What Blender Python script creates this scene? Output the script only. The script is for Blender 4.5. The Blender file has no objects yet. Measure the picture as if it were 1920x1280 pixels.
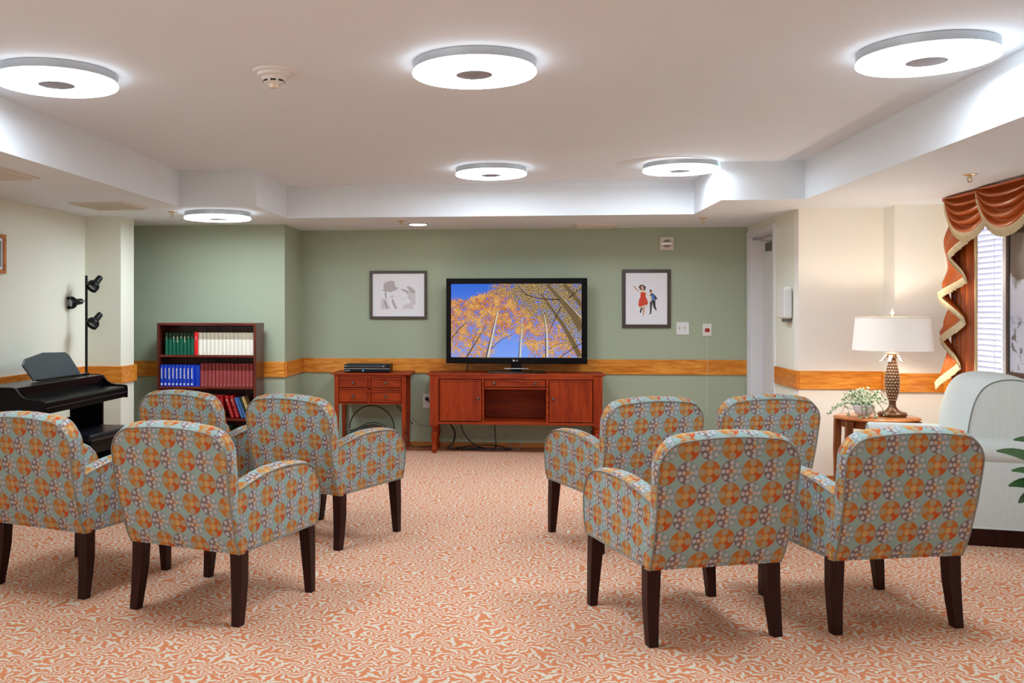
import bpy, bmesh, math, random
from mathutils import Vector, Matrix, Euler
random.seed(7)
SC = bpy.context.scene
COL = SC.collection
R = math.radians
# ------------------------------------------------------------------ camera
cd = bpy.data.cameras.new('camera'); cam = bpy.data.objects.new('camera', cd); COL.objects.link(cam)
cd.sensor_width = 36; cd.lens = 36 * 1766 / 1920
cd.shift_x = (960 - 787.3) / 1920; cd.shift_y = (582 - 640) / 1920
cd.clip_start = .05
cam.location = (0, 0, 1.40); cam.rotation_euler = (R(90), 0, .0980)
SC.camera = cam
# ------------------------------------------------------------------ world, colour management, room light
w = bpy.data.worlds.new('daylight'); SC.world = w; w.use_nodes = True
w.node_tree.nodes['Background'].inputs[0].default_value = (.80, .88, 1, 1)
w.node_tree.nodes['Background'].inputs[1].default_value = 7.5
SC.view_settings.view_transform = 'Standard'; SC.view_settings.look = 'None'
SC.view_settings.exposure = 0.66; SC.view_settings.gamma = 1
LAMP_W = 27        # emission of the ceiling diffusers
REAR_FILL_W = 3.0        # watts, unseen ceiling fill lamps added behind the camera for brightness
for nm, loc, pw, sz in (('rear_ceiling_fill', (-2.14, 1.1, 2.44), REAR_FILL_W, .5), ('rear_ceiling_fill', (-.17, 1.1, 2.44), REAR_FILL_W, .5),
                    ('rear_ceiling_fill', (1.76, 1.1, 2.44), REAR_FILL_W, .5), ('rear_ceiling_fill', (-.17, -1.6, 2.44), REAR_FILL_W, .5)):
    l = bpy.data.lights.new(nm, 'AREA'); l.shape = 'DISK'; l.size = sz; l.energy = pw; l.color = (1, .95, .88)
    o = bpy.data.objects.new(nm, l); o.location = loc; COL.objects.link(o)

# unseen cool fill panel added at the left wall behind the camera
l = bpy.data.lights.new('left_rear_fill', 'AREA'); l.shape = 'RECTANGLE'; l.size = 4.0; l.size_y = 1.3; l.energy = 60; l.color = (.90, .95, 1)
o = bpy.data.objects.new('left_rear_fill', l); o.location = (-3.70, -.6, 1.45); o.rotation_euler = (0, R(-90), 0); COL.objects.link(o)
l.size = 1.3; l.size_y = 4.0

# ------------------------------------------------------------------ node helpers
class V:
    """an expression over shader sockets"""
    def __init__(s, nt, k): s.nt, s.k = nt, k
    def _m(s, op, *a):
        n = s.nt.nodes.new('ShaderNodeMath'); n.operation = op
        for i, x in enumerate((s,) + a):
            if isinstance(x, V): s.nt.links.new(x.k, n.inputs[i])
            else: n.inputs[i].default_value = x
        return V(s.nt, n.outputs[0])
    def __add__(s, o): return s._m('ADD', o)
    __radd__ = __add__
    def __mul__(s, o): return s._m('MULTIPLY', o)
    __rmul__ = __mul__
    def __sub__(s, o): return s._m('SUBTRACT', o)
    def __rsub__(s, o): return (s * -1) + o
    def __truediv__(s, o): return s._m('DIVIDE', o)
    def lt(s, o): return s._m('LESS_THAN', o)
    def gt(s, o): return s._m('GREATER_THAN', o)
    def floor(s): return s._m('FLOOR')
    def abs(s): return s._m('ABSOLUTE')
    def sqrt(s): return s._m('SQRT')
    def sin(s): return s._m('SINE')
    def min(s, o): return s._m('MINIMUM', o)
    def max(s, o): return s._m('MAXIMUM', o)
    def mod(s, o): return s._m('FLOORED_MODULO', o)
    def atan2(s, o): return s._m('ARCTAN2', o)
    def ln(s): return s._m('LOGARITHM', math.e)
    def smooth(s, a, b):
        n = s.nt.nodes.new('ShaderNodeMapRange'); n.interpolation_type = 'SMOOTHSTEP'
        s.nt.links.new(s.k, n.inputs[0]); n.inputs[1].default_value = a; n.inputs[2].default_value = b
        return V(s.nt, n.outputs[0])

def c4(c): return (*c[:3], 1)
def srgb(r, g, b):
    f = lambda v: (v / 255 / 12.92) if v <= 10 else ((v / 255 + .055) / 1.055) ** 2.4
    return (f(r), f(g), f(b))
def mixc(nt, fac, a, b):
    n = nt.nodes.new('ShaderNodeMix'); n.data_type = 'RGBA'
    for i, x in ((0, fac), (6, a), (7, b)):
        if isinstance(x, V): nt.links.new(x.k, n.inputs[i])
        elif hasattr(x, 'links'): nt.links.new(x, n.inputs[i])
        else: n.inputs[i].default_value = x if i == 0 else c4(x)
    return V(nt, n.outputs[2])
def newmat(name, rough=.5, metal=0., spec=.5, col=(.8, .8, .8), coat=0.):
    m = bpy.data.materials.new(name); m.use_nodes = True
    b = m.node_tree.nodes['Principled BSDF']
    b.inputs['Base Color'].default_value = c4(col); b.inputs['Roughness'].default_value = rough
    b.inputs['Metallic'].default_value = metal; b.inputs['Specular IOR Level'].default_value = spec
    b.inputs['Coat Weight'].default_value = coat; b.inputs['Coat Roughness'].default_value = .15
    return m, m.node_tree, b
def coords(nt, which='Object'):
    t = nt.nodes.new('ShaderNodeTexCoord'); s = nt.nodes.new('ShaderNodeSeparateXYZ')
    nt.links.new(t.outputs[which], s.inputs[0])
    return t.outputs[which], V(nt, s.outputs[0]), V(nt, s.outputs[1]), V(nt, s.outputs[2])
def comb(nt, x, y, z=0.):
    n = nt.nodes.new('ShaderNodeCombineXYZ')
    for i, k in enumerate((x, y, z)):
        if isinstance(k, V): nt.links.new(k.k, n.inputs[i])
        else: n.inputs[i].default_value = k
    return n.outputs[0]
def noise(nt, vec, scale, detail=2, rough=.5, dist=0.):
    n = nt.nodes.new('ShaderNodeTexNoise'); nt.links.new(vec, n.inputs['Vector'])
    n.inputs['Scale'].default_value = scale; n.inputs['Detail'].default_value = detail
    n.inputs['Roughness'].default_value = rough; n.inputs['Distortion'].default_value = dist
    return V(nt, n.outputs['Fac'])
def bump(nt, b, h, strength, dist=.01):
    n = nt.nodes.new('ShaderNodeBump'); n.inputs['Strength'].default_value = strength; n.inputs['Distance'].default_value = dist
    nt.links.new(h.k, n.inputs['Height']); nt.links.new(n.outputs[0], b.inputs['Normal'])

def plain(name, col, rough=.5, metal=0., coat=0., var=.0, spec=.5, vs=8):
    m, nt, b = newmat(name, rough, metal, spec, col, coat)
    if var:
        vec, *_ = coords(nt)
        n = noise(nt, vec, vs, 3)
        nt.links.new(mixc(nt, n, tuple(c * (1 - var) for c in col), tuple(min(1, c * (1 + var)) for c in col)).k, b.inputs['Base Color'])
    return m
def paint(name, col):
    m, nt, b = newmat(name, .62, 0, .3, col)
    vec, *_ = coords(nt)
    nt.links.new(mixc(nt, noise(nt, vec, 1.3, 3), tuple(c * .975 for c in col), tuple(c * 1.02 for c in col)).k, b.inputs['Base Color'])
    bump(nt, b, noise(nt, vec, 190, 3), .10, .002)
    return m
def wood(name, c1, c2, axis='X', scale=1., rough=.32, coat=.25, figure=4.):
    """grain that runs along one axis of the object"""
    m, nt, b = newmat(name, rough, 0, .25, c1, coat)
    vec, x, y, z = coords(nt)
    st = {'X': (x * (1.6 * scale), y * (16 * scale), z * (16 * scale)), 'Y': (x * (16 * scale), y * (1.6 * scale), z * (16 * scale)),
          'Z': (x * (16 * scale), y * (16 * scale), z * (1.6 * scale))}[axis]
    v = comb(nt, *st)
    n1 = noise(nt, v, 1.0, 4, .6, 1.4); n2 = noise(nt, v, figure, 4, .7, .8)
    f = (n1 * .6 + n2 * .4).smooth(.34, .66)
    nt.links.new(mixc(nt, f, c1, c2).k, b.inputs['Base Color'])
    bump(nt, b, n2, .04, .002)
    return m
def emit(name, col, strength):
    m = bpy.data.materials.new(name); m.use_nodes = True; nt = m.node_tree; nt.nodes.clear()
    e = nt.nodes.new('ShaderNodeEmission'); o = nt.nodes.new('ShaderNodeOutputMaterial')
    e.inputs[0].default_value = c4(col); e.inputs[1].default_value = strength
    nt.links.new(e.outputs[0], o.inputs[0]); return m

# ------------------------------------------------------------------ materials
M = {}
M['ceiling'] = paint('ceiling_paint', (.81, .86, .90))
M['cream'] = paint('cream_wall_paint', (.81, .82, .69))
M['creamr'] = paint('warm_cream_wall_paint', (.91, .88, .80))
M['green'] = paint('sage_green_wall_paint', (.405, .47, .335))
M['white'] = plain('white_gloss_paint', (.78, .79, .80), .35)
M['plastic'] = plain('white_plastic', (.80, .78, .74), .35)
M['beigeplastic'] = plain('beige_plastic', (.72, .67, .58), .4)
M['rail'] = wood('honey_oak_rail', srgb(196, 108, 22), srgb(240, 164, 66), 'X', 1.3)
M['raily'] = wood('honey_oak_rail_side', srgb(190, 98, 18), srgb(232, 148, 56), 'Y', 1.3)
M['base'] = wood('oak_baseboard', srgb(170, 95, 38), srgb(206, 135, 70), 'X', 1.)
M['strip'] = wood('brown_floor_border', srgb(120, 62, 36), srgb(160, 92, 58), 'X', .6)
M['cherry'] = wood('cherry_wood', srgb(122, 32, 0), srgb(166, 60, 6), 'X', .7, .5, .0)
M['cherryz'] = wood('cherry_wood_upright', srgb(120, 31, 0), srgb(164, 58, 6), 'Z', .7, .5, .0)
M['mahog'] = wood('mahogany_case', srgb(66, 22, 14), srgb(104, 42, 28), 'Z', .8)
M['mahogx'] = wood('mahogany_shelf', srgb(80, 26, 16), srgb(118, 48, 32), 'X', .8)
M['leg'] = wood('dark_mahogany_leg', srgb(26, 3, 2), srgb(50, 10, 5), 'Z', 1.5, .38, 0.)
M['tabletop'] = wood('amber_table_wood', srgb(176, 96, 40), srgb(214, 140, 78), 'X', .8, .18, .6)
M['tableleg'] = wood('brown_table_leg', srgb(110, 52, 14), srgb(150, 80, 30), 'Z', .8)
M['black'] = plain('black_lacquer', (.004, .004, .005), .22, 0, 0, 0, .14)
M['blackmatte'] = plain('black_plastic', (.007, .007, .008), .4, 0, 0, 0, .2)
M['rest'] = plain('grey_black_panel', (.05, .062, .075), .3)
M['vinyl'] = plain('black_vinyl', (.008, .009, .014), .3, 0, 0, 0, .3)
M['steel'] = plain('brushed_aluminium', (.52, .55, .57), .38, .8)
M['pewter'] = plain('dark_pewter', (.16, .15, .14), .3, .9)
M['brass'] = plain('brass', (.70, .48, .24), .3, .9)
M['bronze'] = plain('bronze_brown_glaze', (.16, .075, .028), .28, .3, .3)
M['bead'] = plain('pearl_bead', (.80, .70, .58), .25, .2)
M['dark'] = plain('black_slot', (.01, .01, .01), .6)
M['diff'] = emit('lit_diffuser', (.80, .90, 1.0), LAMP_W)
M['rim'] = emit('diffuser_rim', (.80, .90, 1), 5.5)
M['down'] = emit('lit_downlight_lens', (1, .95, .86), 12)
M['cap'] = plain('lamp_centre_cap', (.36, .37, .42), .5, .2)
M['frame'] = plain('dark_brown_frame', (.055, .036, .028), .35, 0, .2)
M['paper'] = plain('white_art_paper', (.84, .85, .90), .5)
M['sofa'] = None
M['cable'] = plain('black_cable', (.012, .012, .014), .5)
M['greycable'] = plain('grey_cable', (.30, .30, .30), .5)
M['wicker'] = plain('woven_wicker', (.24, .16, .09), .7, var=.5, vs=60)
M['pot'] = plain('white_glazed_pot', (.80, .80, .84), .2)
M['soil'] = plain('potting_soil', (.03, .02, .012), .9)
M['leafdark'] = plain('glossy_green_leaf', (.035, .10, .03), .3, var=.3, vs=20)
M['stem'] = plain('green_stem', (.07, .14, .03), .5)

def ivy_mat():
    m, nt, b = newmat('variegated_leaf', .4)
    vec, x, y, z = coords(nt)
    f = noise(nt, vec, 55, 1).smooth(.44, .50)
    nt.links.new(mixc(nt, f, (.10, .26, .05), (.74, .80, .62)).k, b.inputs['Base Color'])
    return m
M['ivy'] = ivy_mat()

def carpet():
    m, nt, b = newmat('patterned_carpet', .95, 0, .1)
    vec, x, y, z = coords(nt)
    wx = noise(nt, vec, 3.0, 1); 
    n3 = nt.nodes.new('ShaderNodeTexNoise'); n3.inputs['Scale'].default_value = 5.5; n3.inputs['Detail'].default_value = 1
    nt.links.new(vec, n3.inputs['Vector'])
    vm = nt.nodes.new('ShaderNodeVectorMath'); vm.operation = 'MULTIPLY_ADD'
    nt.links.new(n3.outputs['Color'], vm.inputs[0]); vm.inputs[1].default_value = (.055, .055, 0); nt.links.new(vec, vm.inputs[2])
    vo = nt.nodes.new('ShaderNodeTexVoronoi'); vo.voronoi_dimensions = '2D'; vo.inputs['Scale'].default_value = 11.5; vo.inputs['Randomness'].default_value = .8
    nt.links.new(vm.outputs[0], vo.inputs['Vector'])
    sub = nt.nodes.new('ShaderNodeVectorMath'); sub.operation = 'MULTIPLY_ADD'
    nt.links.new(vo.outputs['Position'], sub.inputs[0]); sub.inputs[1].default_value = (-1, -1, -1); nt.links.new(vm.outputs[0], sub.inputs[2])
    s = nt.nodes.new('ShaderNodeSeparateXYZ'); nt.links.new(sub.outputs[0], s.inputs[0])
    dx, dy = V(nt, s.outputs[0]), V(nt, s.outputs[1])
    sc = nt.nodes.new('ShaderNodeSeparateColor'); nt.links.new(vo.outputs['Color'], sc.inputs[0])
    rnd, rnd2 = V(nt, sc.outputs[0]), V(nt, sc.outputs[1])
    r = (dx * dx + dy * dy + .00001).sqrt()
    ang = dy.atan2(dx)
    swirl = (rnd2.gt(.5) * 2 - 1)
    # curved frond strokes: curls about each cell's centre, cut into short leaf dabs by a second phase
    ph = ang * 6.0 * swirl + r.ln() * 5.0 + rnd * 6.28
    a = ph.sin()
    cut = (ang * -2.0 * swirl + r * 300.0 + rnd2 * 9.0).sin()
    n2 = noise(nt, vec, 105, 2)
    fld = a * .85 + cut * .34 + (n2 - .5) * .9 + .20
    f = fld.smooth(-.16, .16)
    fib = noise(nt, vec, 420, 2)
    c_or = mixc(nt, fib, srgb(190, 112, 72), srgb(220, 144, 102))
    c_be = mixc(nt, fib, srgb(190, 182, 164), srgb(226, 217, 200))
    nt.links.new(mixc(nt, f, c_be, c_or).k, b.inputs['Base Color'])
    bump(nt, b, fib, .35, .004)
    return m
M['carpet'] = carpet()

def chair_fabric():
    m, nt, b = newmat('retro_circle_fabric', .85, 0, .2)
    vec, x, y, z = coords(nt, 'UV')
    P = .0985
    u, v = x / P, y / P
    iu, iv = u.floor(), v.floor()
    fx, fy = u - iu - .5, v - iv - .5
    par = (iu + iv).mod(2).gt(.5)
    r = (fx * fx + fy * fy).sqrt()
    ax, ay = fx.abs(), fy.abs()
    p, q = ax.max(ay), ax.min(ay)
    def dist(px, py, rad, soft=.012):
        d = ((p - px) * (p - px) + (q - py) * (q - py)).sqrt()
        return 1 - d.smooth(rad - soft, rad + soft)
    disc = 1 - r.smooth(.485, .502)
    bg = mixc(nt, noise(nt, vec, 14, 2), (.235, .355, .33), (.31, .415, .385))
    side = fx.smooth(-.06, .06); side2 = (fx * fy).gt(0)
    # orange medallion
    o = mixc(nt, side, (.46, .155, .028), (.47, .085, .018))
    o = mixc(nt, side2 * .5, o, (.44, .19, .035))
    o = mixc(nt, dist(.33, 0, .155), o, (.36, .29, .17))
    o = mixc(nt, dist(0, 0, .145), o, (.52, .31, .115))
    # grey medallion with pale beads
    g = mixc(nt, side, (.20, .145, .145), (.24, .30, .30))
    ring8 = dist(.37, 0, .085).max(dist(.262, .262, .085))
    core8 = dist(.37, 0, .045).max(dist(.262, .262, .045))
    g = mixc(nt, ring8, g, (.48, .49, .52)); g = mixc(nt, core8, g, (.38, .38, .42))
    g = mixc(nt, dist(.17, 0, .085), g, (.52, .38, .27))
    g = mixc(nt, dist(0, 0, .07), g, (.48, .18, .05))
    med = mixc(nt, par, o, g)
    col = mixc(nt, disc, bg, med)
    nt.links.new(col.k, b.inputs['Base Color'])
    w1 = (x * 2600).sin() * (y * 2600).sin()
    bump(nt, b, w1, .05, .001)
    return m
M['fabric'] = chair_fabric()
M['piping'] = plain('taupe_fabric_piping', (.22, .22, .19), .8)

def pale_fabric():
    m, nt, b = newmat('pale_blue_grey_upholstery', .85, 0, .2)
    vec, x, y, z = coords(nt)
    st = noise(nt, comb(nt, x * 220, y * 220, z * 8), 1, 2)
    nt.links.new(mixc(nt, st, (.54, .60, .585), (.70, .74, .725)).k, b.inputs['Base Color'])
    bump(nt, b, st, .25, .002)
    return m
M['sofa'] = pale_fabric()
M['sofapipe'] = plain('slate_piping', (.22, .24, .22), .8)
def satin(name, c, r=.38):
    m, nt, b = newmat(name, r, 0, .5, c)
    b.inputs['Specular IOR Level'].default_value = .35
    vec, *_ = coords(nt)
    nt.links.new(mixc(nt, noise(nt, vec, 6, 3), tuple(k * .65 for k in c), tuple(k * 1.15 for k in c)).k, b.inputs['Base Color'])
    return m
M['satin'] = satin('burnt_orange_satin', (.50, .105, .012))
M['lining'] = plain('gold_cream_lining', (.66, .50, .27), .6)
def fringe_mat():
    m, nt, b = newmat('cream_fringe', .8, 0, .2)
    vec, x, y, z = coords(nt)
    n = noise(nt, comb(nt, x * 150, y * 150, z * 20), 1, 2)
    nt.links.new(mixc(nt, n, (.50, .38, .20), (.84, .74, .52)).k, b.inputs['Base Color'])
    bump(nt, b, n, .5, .004)
    return m
M['fringe'] = fringe_mat()
def shade_mat():
    m, nt, b = newmat('white_linen_shade', .8, 0, .2, (.86, .82, .78))
    b.inputs['Emission Color'].default_value = (1, .88, .74, 1); b.inputs['Emission Strength'].default_value = .14
    return m
M['shade'] = shade_mat()
def blind_mat():
    m, nt, b = newmat('white_blind_slat', .5, 0, .4, (.82, .82, .84))
    t = nt.nodes.new('ShaderNodeBsdfTranslucent'); t.inputs[0].default_value = (.8, .8, .85, 1)
    mx = nt.nodes.new('ShaderNodeMixShader'); mx.inputs[0].default_value = .5
    nt.links.new(b.outputs[0], mx.inputs[1]); nt.links.new(t.outputs[0], mx.inputs[2])
    nt.links.new(mx.outputs[0], nt.nodes['Material Output'].inputs[0])
    return m
M['blind'] = blind_mat()
def glass_mat():
    m, nt, b = newmat('clear_glass', .02, 0, .5, (1, 1, 1))
    b.inputs['Transmission Weight'].default_value = 1.; b.inputs['IOR'].default_value = 1.45
    return m
M['glass'] = glass_mat()

def screen_mat():
    m = bpy.data.materials.new('autumn_trees_screen_image'); m.use_nodes = True; nt = m.node_tree; nt.nodes.clear()
    e = nt.nodes.new('ShaderNodeEmission'); o = nt.nodes.new('ShaderNodeOutputMaterial')
    vec, u, v, _ = coords(nt, 'UV')
    p = comb(nt, u * 1.77, v)
    big = noise(nt, p, 3.2, 3, .55); mid = noise(nt, p, 9, 3, .6); fine = noise(nt, p, 38, 4, .75)
    # where there is foliage: everywhere but the top left corner and a gap at the bottom centre
    corner = 1 - ((u * u * 1.2 + (1 - v) * (1 - v) * 3.2).sqrt()).smooth(.20, .46)
    gap = 1 - ((((u - .46) * (u - .46)) * 9 + v * v * 2.0).sqrt()).smooth(.22, .55)
    dens = .52 + big * .42 - corner * .7 - gap * .40 + (v - .5) * .16
    leaf = (fine * 1.8 + mid * .9 + dens - 1.97).smooth(-.04, .04)
    sky = mixc(nt, v, srgb(124, 160, 240), srgb(56, 104, 210))
    l1 = mixc(nt, mid.smooth(.35, .65), srgb(206, 112, 40), srgb(240, 184, 104))
    f2 = noise(nt, p, 75, 3, .7); l2 = mixc(nt, f2.smooth(.40, .52), srgb(116, 76, 40), l1)
    olive = mixc(nt, f2.smooth(.42, .60), srgb(74, 62, 38), srgb(206, 172, 118))
    right = (u * .9 + v * .8 - .95 + (big - .5) * .8).smooth(-.05, .22)
    lf = mixc(nt, right, l2, olive)
    col = mixc(nt, leaf, sky, lf)
    nt.links.new(col.k, e.inputs[0]); e.inputs[1].default_value = .66
    nt.links.new(e.outputs[0], o.inputs[0]); return m
M['screen'] = screen_mat()
def book_mat(name, c, top=None, rough=.45):
    """cloth spine with a slightly different title band near the top"""
    m, nt, b = newmat(name, rough, 0, .4, c)
    if top:
        vec, x, y, z = coords(nt)
        f = z.smooth(top[0] - .002, top[0] + .002)
        nt.links.new(mixc(nt, f, c, top[1]).k, b.inputs['Base Color'])
    return m

# ------------------------------------------------------------------ mesh helpers
class B:
    def __init__(s): s.bm = bmesh.new(); s.n = 0
    def _mi(s, faces, mi):
        for f in faces: f.material_index = mi
    def box(s, x0, x1, y0, y1, z0, z1, mi=0, mat=None):
        vs = [s.bm.verts.new((x, y, z)) for z in (z0, z1) for y in (y0, y1) for x in (x0, x1)]
        if mat is not None:
            for v_ in vs: v_.co = mat @ v_.co
        fs = [s.bm.faces.new([vs[i] for i in q]) for q in ((0, 2, 3, 1), (4, 5, 7, 6), (0, 1, 5, 4), (2, 6, 7, 3), (0, 4, 6, 2), (1, 3, 7, 5))]
        s._mi(fs, mi); return vs
    def frustum(s, a, b, mi=0):
        """a, b: (cx, cy, z, hx, hy)"""
        return s.hull([a, b], mi)
    def hull(s, secs, mi=0):
        rings = [[s.bm.verts.new((cx + sx * hx, cy + sy * hy, z)) for sx, sy in ((-1, -1), (1, -1), (1, 1), (-1, 1))] for cx, cy, z, hx, hy in secs]
        s.bridge(rings, mi); return rings
    def bridge(s, rings, mi=0, closed=True, cap=True):
        fs = []
        n = len(rings[0])
        for a, b in zip(rings[:-1], rings[1:]):
            for i in range(n if closed else n - 1):
                j = (i + 1) % n
                fs.append(s.bm.faces.new((a[i], a[j], b[j], b[i])))
        if cap and closed:
            fs.append(s.bm.faces.new(rings[0][::-1])); fs.append(s.bm.faces.new(rings[-1]))
        s._mi(fs, mi); return fs
    def ring(s, pts): return [s.bm.verts.new(p) for p in pts]
    def lathe(s, prof, c=(0, 0, 0), n=24, mi=0, sx=1, sy=1, mat=None):
        """prof: (r, z) from bottom to top"""
        rings = []
        for r, z in prof:
            pts = [Vector((r * sx * math.cos(2 * math.pi * i / n), r * sy * math.sin(2 * math.pi * i / n), z)) for i in range(n)]
            if mat is not None: pts = [mat @ p for p in pts]
            rings.append(s.ring([Vector(c) + p for p in pts]))
        return s.bridge(rings, mi)
    def tube(s, pts, r, n=8, mi=0, cap=True):
        pts = [Vector(p) for p in pts]; rings = []; prev = None
        for i, p in enumerate(pts):
            d = (pts[min(i + 1, len(pts) - 1)] - pts[max(i - 1, 0)]).normalized()
            if prev is None:
                a = d.orthogonal().normalized()
            else:
                a = (prev - d * prev.dot(d)).normalized()
            prev = a; b = d.cross(a)
            rr = r[i] if isinstance(r, (list, tuple)) else r
            rings.append(s.ring([p + (a * math.cos(2 * math.pi * k / n) + b * math.sin(2 * math.pi * k / n)) * rr for k in range(n)]))
        s.bridge(rings, mi, cap=cap)
    def prism(s, poly, axis, a, b, mi=0):
        """poly of 2-D points extruded along an axis"""
        def P(u, v, t): return {'X': (t, u, v), 'Y': (u, t, v), 'Z': (u, v, t)}[axis]
        r0 = s.ring([P(u, v, a) for u, v in poly]); r1 = s.ring([P(u, v, b) for u, v in poly])
        return s.bridge([r0, r1], mi)
    def face(s, pts, mi=0):
        f = s.bm.faces.new(s.ring(pts)); f.material_index = mi; return f
    def sphere(s, c, r, n=8, mi=0, sz=1):
        m_ = max(3, n // 2)
        s.lathe([(max(r * math.sin(math.pi * k / m_), r * .02), -r * sz * math.cos(math.pi * k / m_)) for k in range(m_ + 1)], c, n, mi)
    def uvbox(s):
        uv = s.bm.loops.layers.uv.new('UVMap'); s.bm.normal_update()
        for f in s.bm.faces:
            n = f.normal; a = [abs(n.x), abs(n.y), abs(n.z)]
            k = 0 if (a[0] >= a[1] and a[0] >= a[2] * .8) else (1 if a[1] >= a[2] * .8 else 2)
            for l in f.loops:
                c = l.vert.co
                l[uv].uv = ((c.y + .03, c.z), (c.x + .044, c.z), (c.x + .044, c.y + .02))[k]
    def build(s, name, mats, parent=None, smooth=None, bevel=None, uv=False, loc=None, rotz=0, recalc=True, segs=2):
        if recalc: bmesh.ops.recalc_face_normals(s.bm, faces=s.bm.faces[:])
        if uv: s.uvbox()
        me = bpy.data.meshes.new(name); s.bm.to_mesh(me); s.bm.free()
        for m_ in (mats if isinstance(mats, (list, tuple)) else [mats]): me.materials.append(M[m_] if isinstance(m_, str) else m_)
        if smooth is not None:
            me.shade_smooth(); me.set_sharp_from_angle(angle=R(smooth))
        o = bpy.data.objects.new(name, me); COL.objects.link(o)
        if parent: o.parent = parent
        if loc: o.location = loc
        o.rotation_euler.z = rotz
        if bevel:
            md = o.modifiers.new('bevel', 'BEVEL'); md.width = bevel; md.segments = segs; md.limit_method = 'ANGLE'; md.angle_limit = R(40)
            md.harden_normals = False
        return o
def tag(o, label, cat, group=None, kind=None):
    o['label'] = label; o['category'] = cat
    if group: o['group'] = group
    if kind: o['kind'] = kind
    return o
def thing(name, loc, label, cat, group=None, rotz=0):
    o = bpy.data.objects.new(name, None); COL.objects.link(o); o.location = loc; o.rotation_euler.z = rotz
    o.empty_display_size = .1
    return tag(o, label, cat, group)
def copy_tree(o, parent=None):
    c = o.copy(); COL.objects.link(c); c.parent = parent
    for ch in o.children: copy_tree(ch, c)
    return c
def struct(o, label=None):
    o['kind'] = 'structure'
    if label: o['label'] = label
    return o
def arc(cx, cy, r, a0, a1, n, ry=None):
    ry = r if ry is None else ry
    return [(cx + r * math.cos(R(a0 + (a1 - a0) * i / n)), cy + ry * math.sin(R(a0 + (a1 - a0) * i / n))) for i in range(n + 1)]
def lerp(t, tab):
    for (a, x), (b, y) in zip(tab[:-1], tab[1:]):
        if t <= b: return x + (y - x) * max(0, (t - a)) / (b - a)
    return tab[-1][1]

# ================================================================== THE ROOM
ZU, ZL = 2.522, 2.233
XL, XR = -3.79, 3.38          # left and right walls
YB = 9.668                    # back wall
TX0, TX1 = -2.665, 2.181      # the recessed tray
b = B(); b.box(-4.8, 4.2, -3.3, 10.1, -.12, 0)
struct(b.build('floor', 'carpet'), 'orange and beige leaf patterned carpet')
b = B(); b.box(-2.19, 2.335, 9.357, YB, 0, .006)
struct(b.build('floor', 'strip'), 'brown wood border strip along the back wall')
b = B(); b.box(2.02, 2.335, 7.68, 9.357, 0, .0055); b.box(2.335, XR, 7.55, 7.99, 0, .0055)
struct(b.build('floor', 'strip'), 'brown wood border strip by the doorway')
b = B()
T = [(TX0, -3.1), (TX0, 7.338), (-2.03, 7.338), (-2.03, 8.34), (1.563, 8.34), (1.563, 7.303), (TX1, 7.303), (TX1, -3.1)]
b.face([(x, y, ZU) for x, y in T])
for (x0, y0), (x1, y1) in zip(T, T[1:] + T[:1]): b.face([(x0, y0, ZL), (x1, y1, ZL), (x1, y1, ZU), (x0, y0, ZU)])
for x0, x1, y0, y1 in ((-4.8, TX0, -3.1, 10), (TX1, 4.2, -3.1, 10), (TX0, -2.03, 7.338, 10), (-2.03, 1.563, 8.34, 10), (1.563, TX1, 7.303, 10)):
    b.face([(x0, y0, ZL), (x1, y0, ZL), (x1, y1, ZL), (x0, y1, ZL)])
struct(b.build('ceiling', 'ceiling', recalc=False), 'white ceiling with a recessed tray and lower soffit')
b = B(); b.box(-5, 4.3, -3.2, 10.2, ZU + .02, ZU + .1); struct(b.build('ceiling', 'ceiling'))
def wall(name, mat, *boxes):
    b = B()
    for q in boxes: b.box(*q)
    return struct(b.build(name, mat))
wall('wall_back', 'green', (-2.19, 2.5, YB, YB + .12, 0, ZL))
wall('wall_back_left', 'green', (-4.8, -2.19, 8.93, 9.05, 0, ZL), (-4.8, -4.69, 8.30, 8.93, 0, ZL), (-2.31, -2.19, 9.05, YB + .12, 0, ZL))  # second box is unseen, added to stop outside light leaking in
wall('wall_left', 'cream', (XL - .12, XL, -3.1, 8.06, 0, ZL), (XL - .9, XL, 8.94 - .6, 8.36, 0, ZL))
wall('wall_left_pillar', 'cream', (XL - .12, -3.46, 8.06, 8.35, 0, ZL))
wall('wall_right', 'creamr', (XR, XR + .12, 7.36, 7.77, 0, ZL), (XR, XR + .12, -3.1, 6.86, 0, ZL), (XR, XR + .12, 6.86, 7.36, 0, .70), (XR, XR + .12, 6.86, 7.36, 2.12, ZL))
wall('wall_right_far', 'creamr', (2.335, 3.003, 7.99, 8.11, 0, ZL), (3.003, XR + .12, 7.765, 8.11, 0, ZL))
wall('wall_door_side', 'cream', (2.335, 2.50, 8.11, 8.72, 0, ZL), (2.335, 2.50, 9.60, YB, 0, ZL), (2.335, 2.50, 8.72, 9.60, 2.13, ZL))
wall('wall_rear', 'creamr', (-5, 4.2, -3.22, -3.1, 0, ZU))
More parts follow.
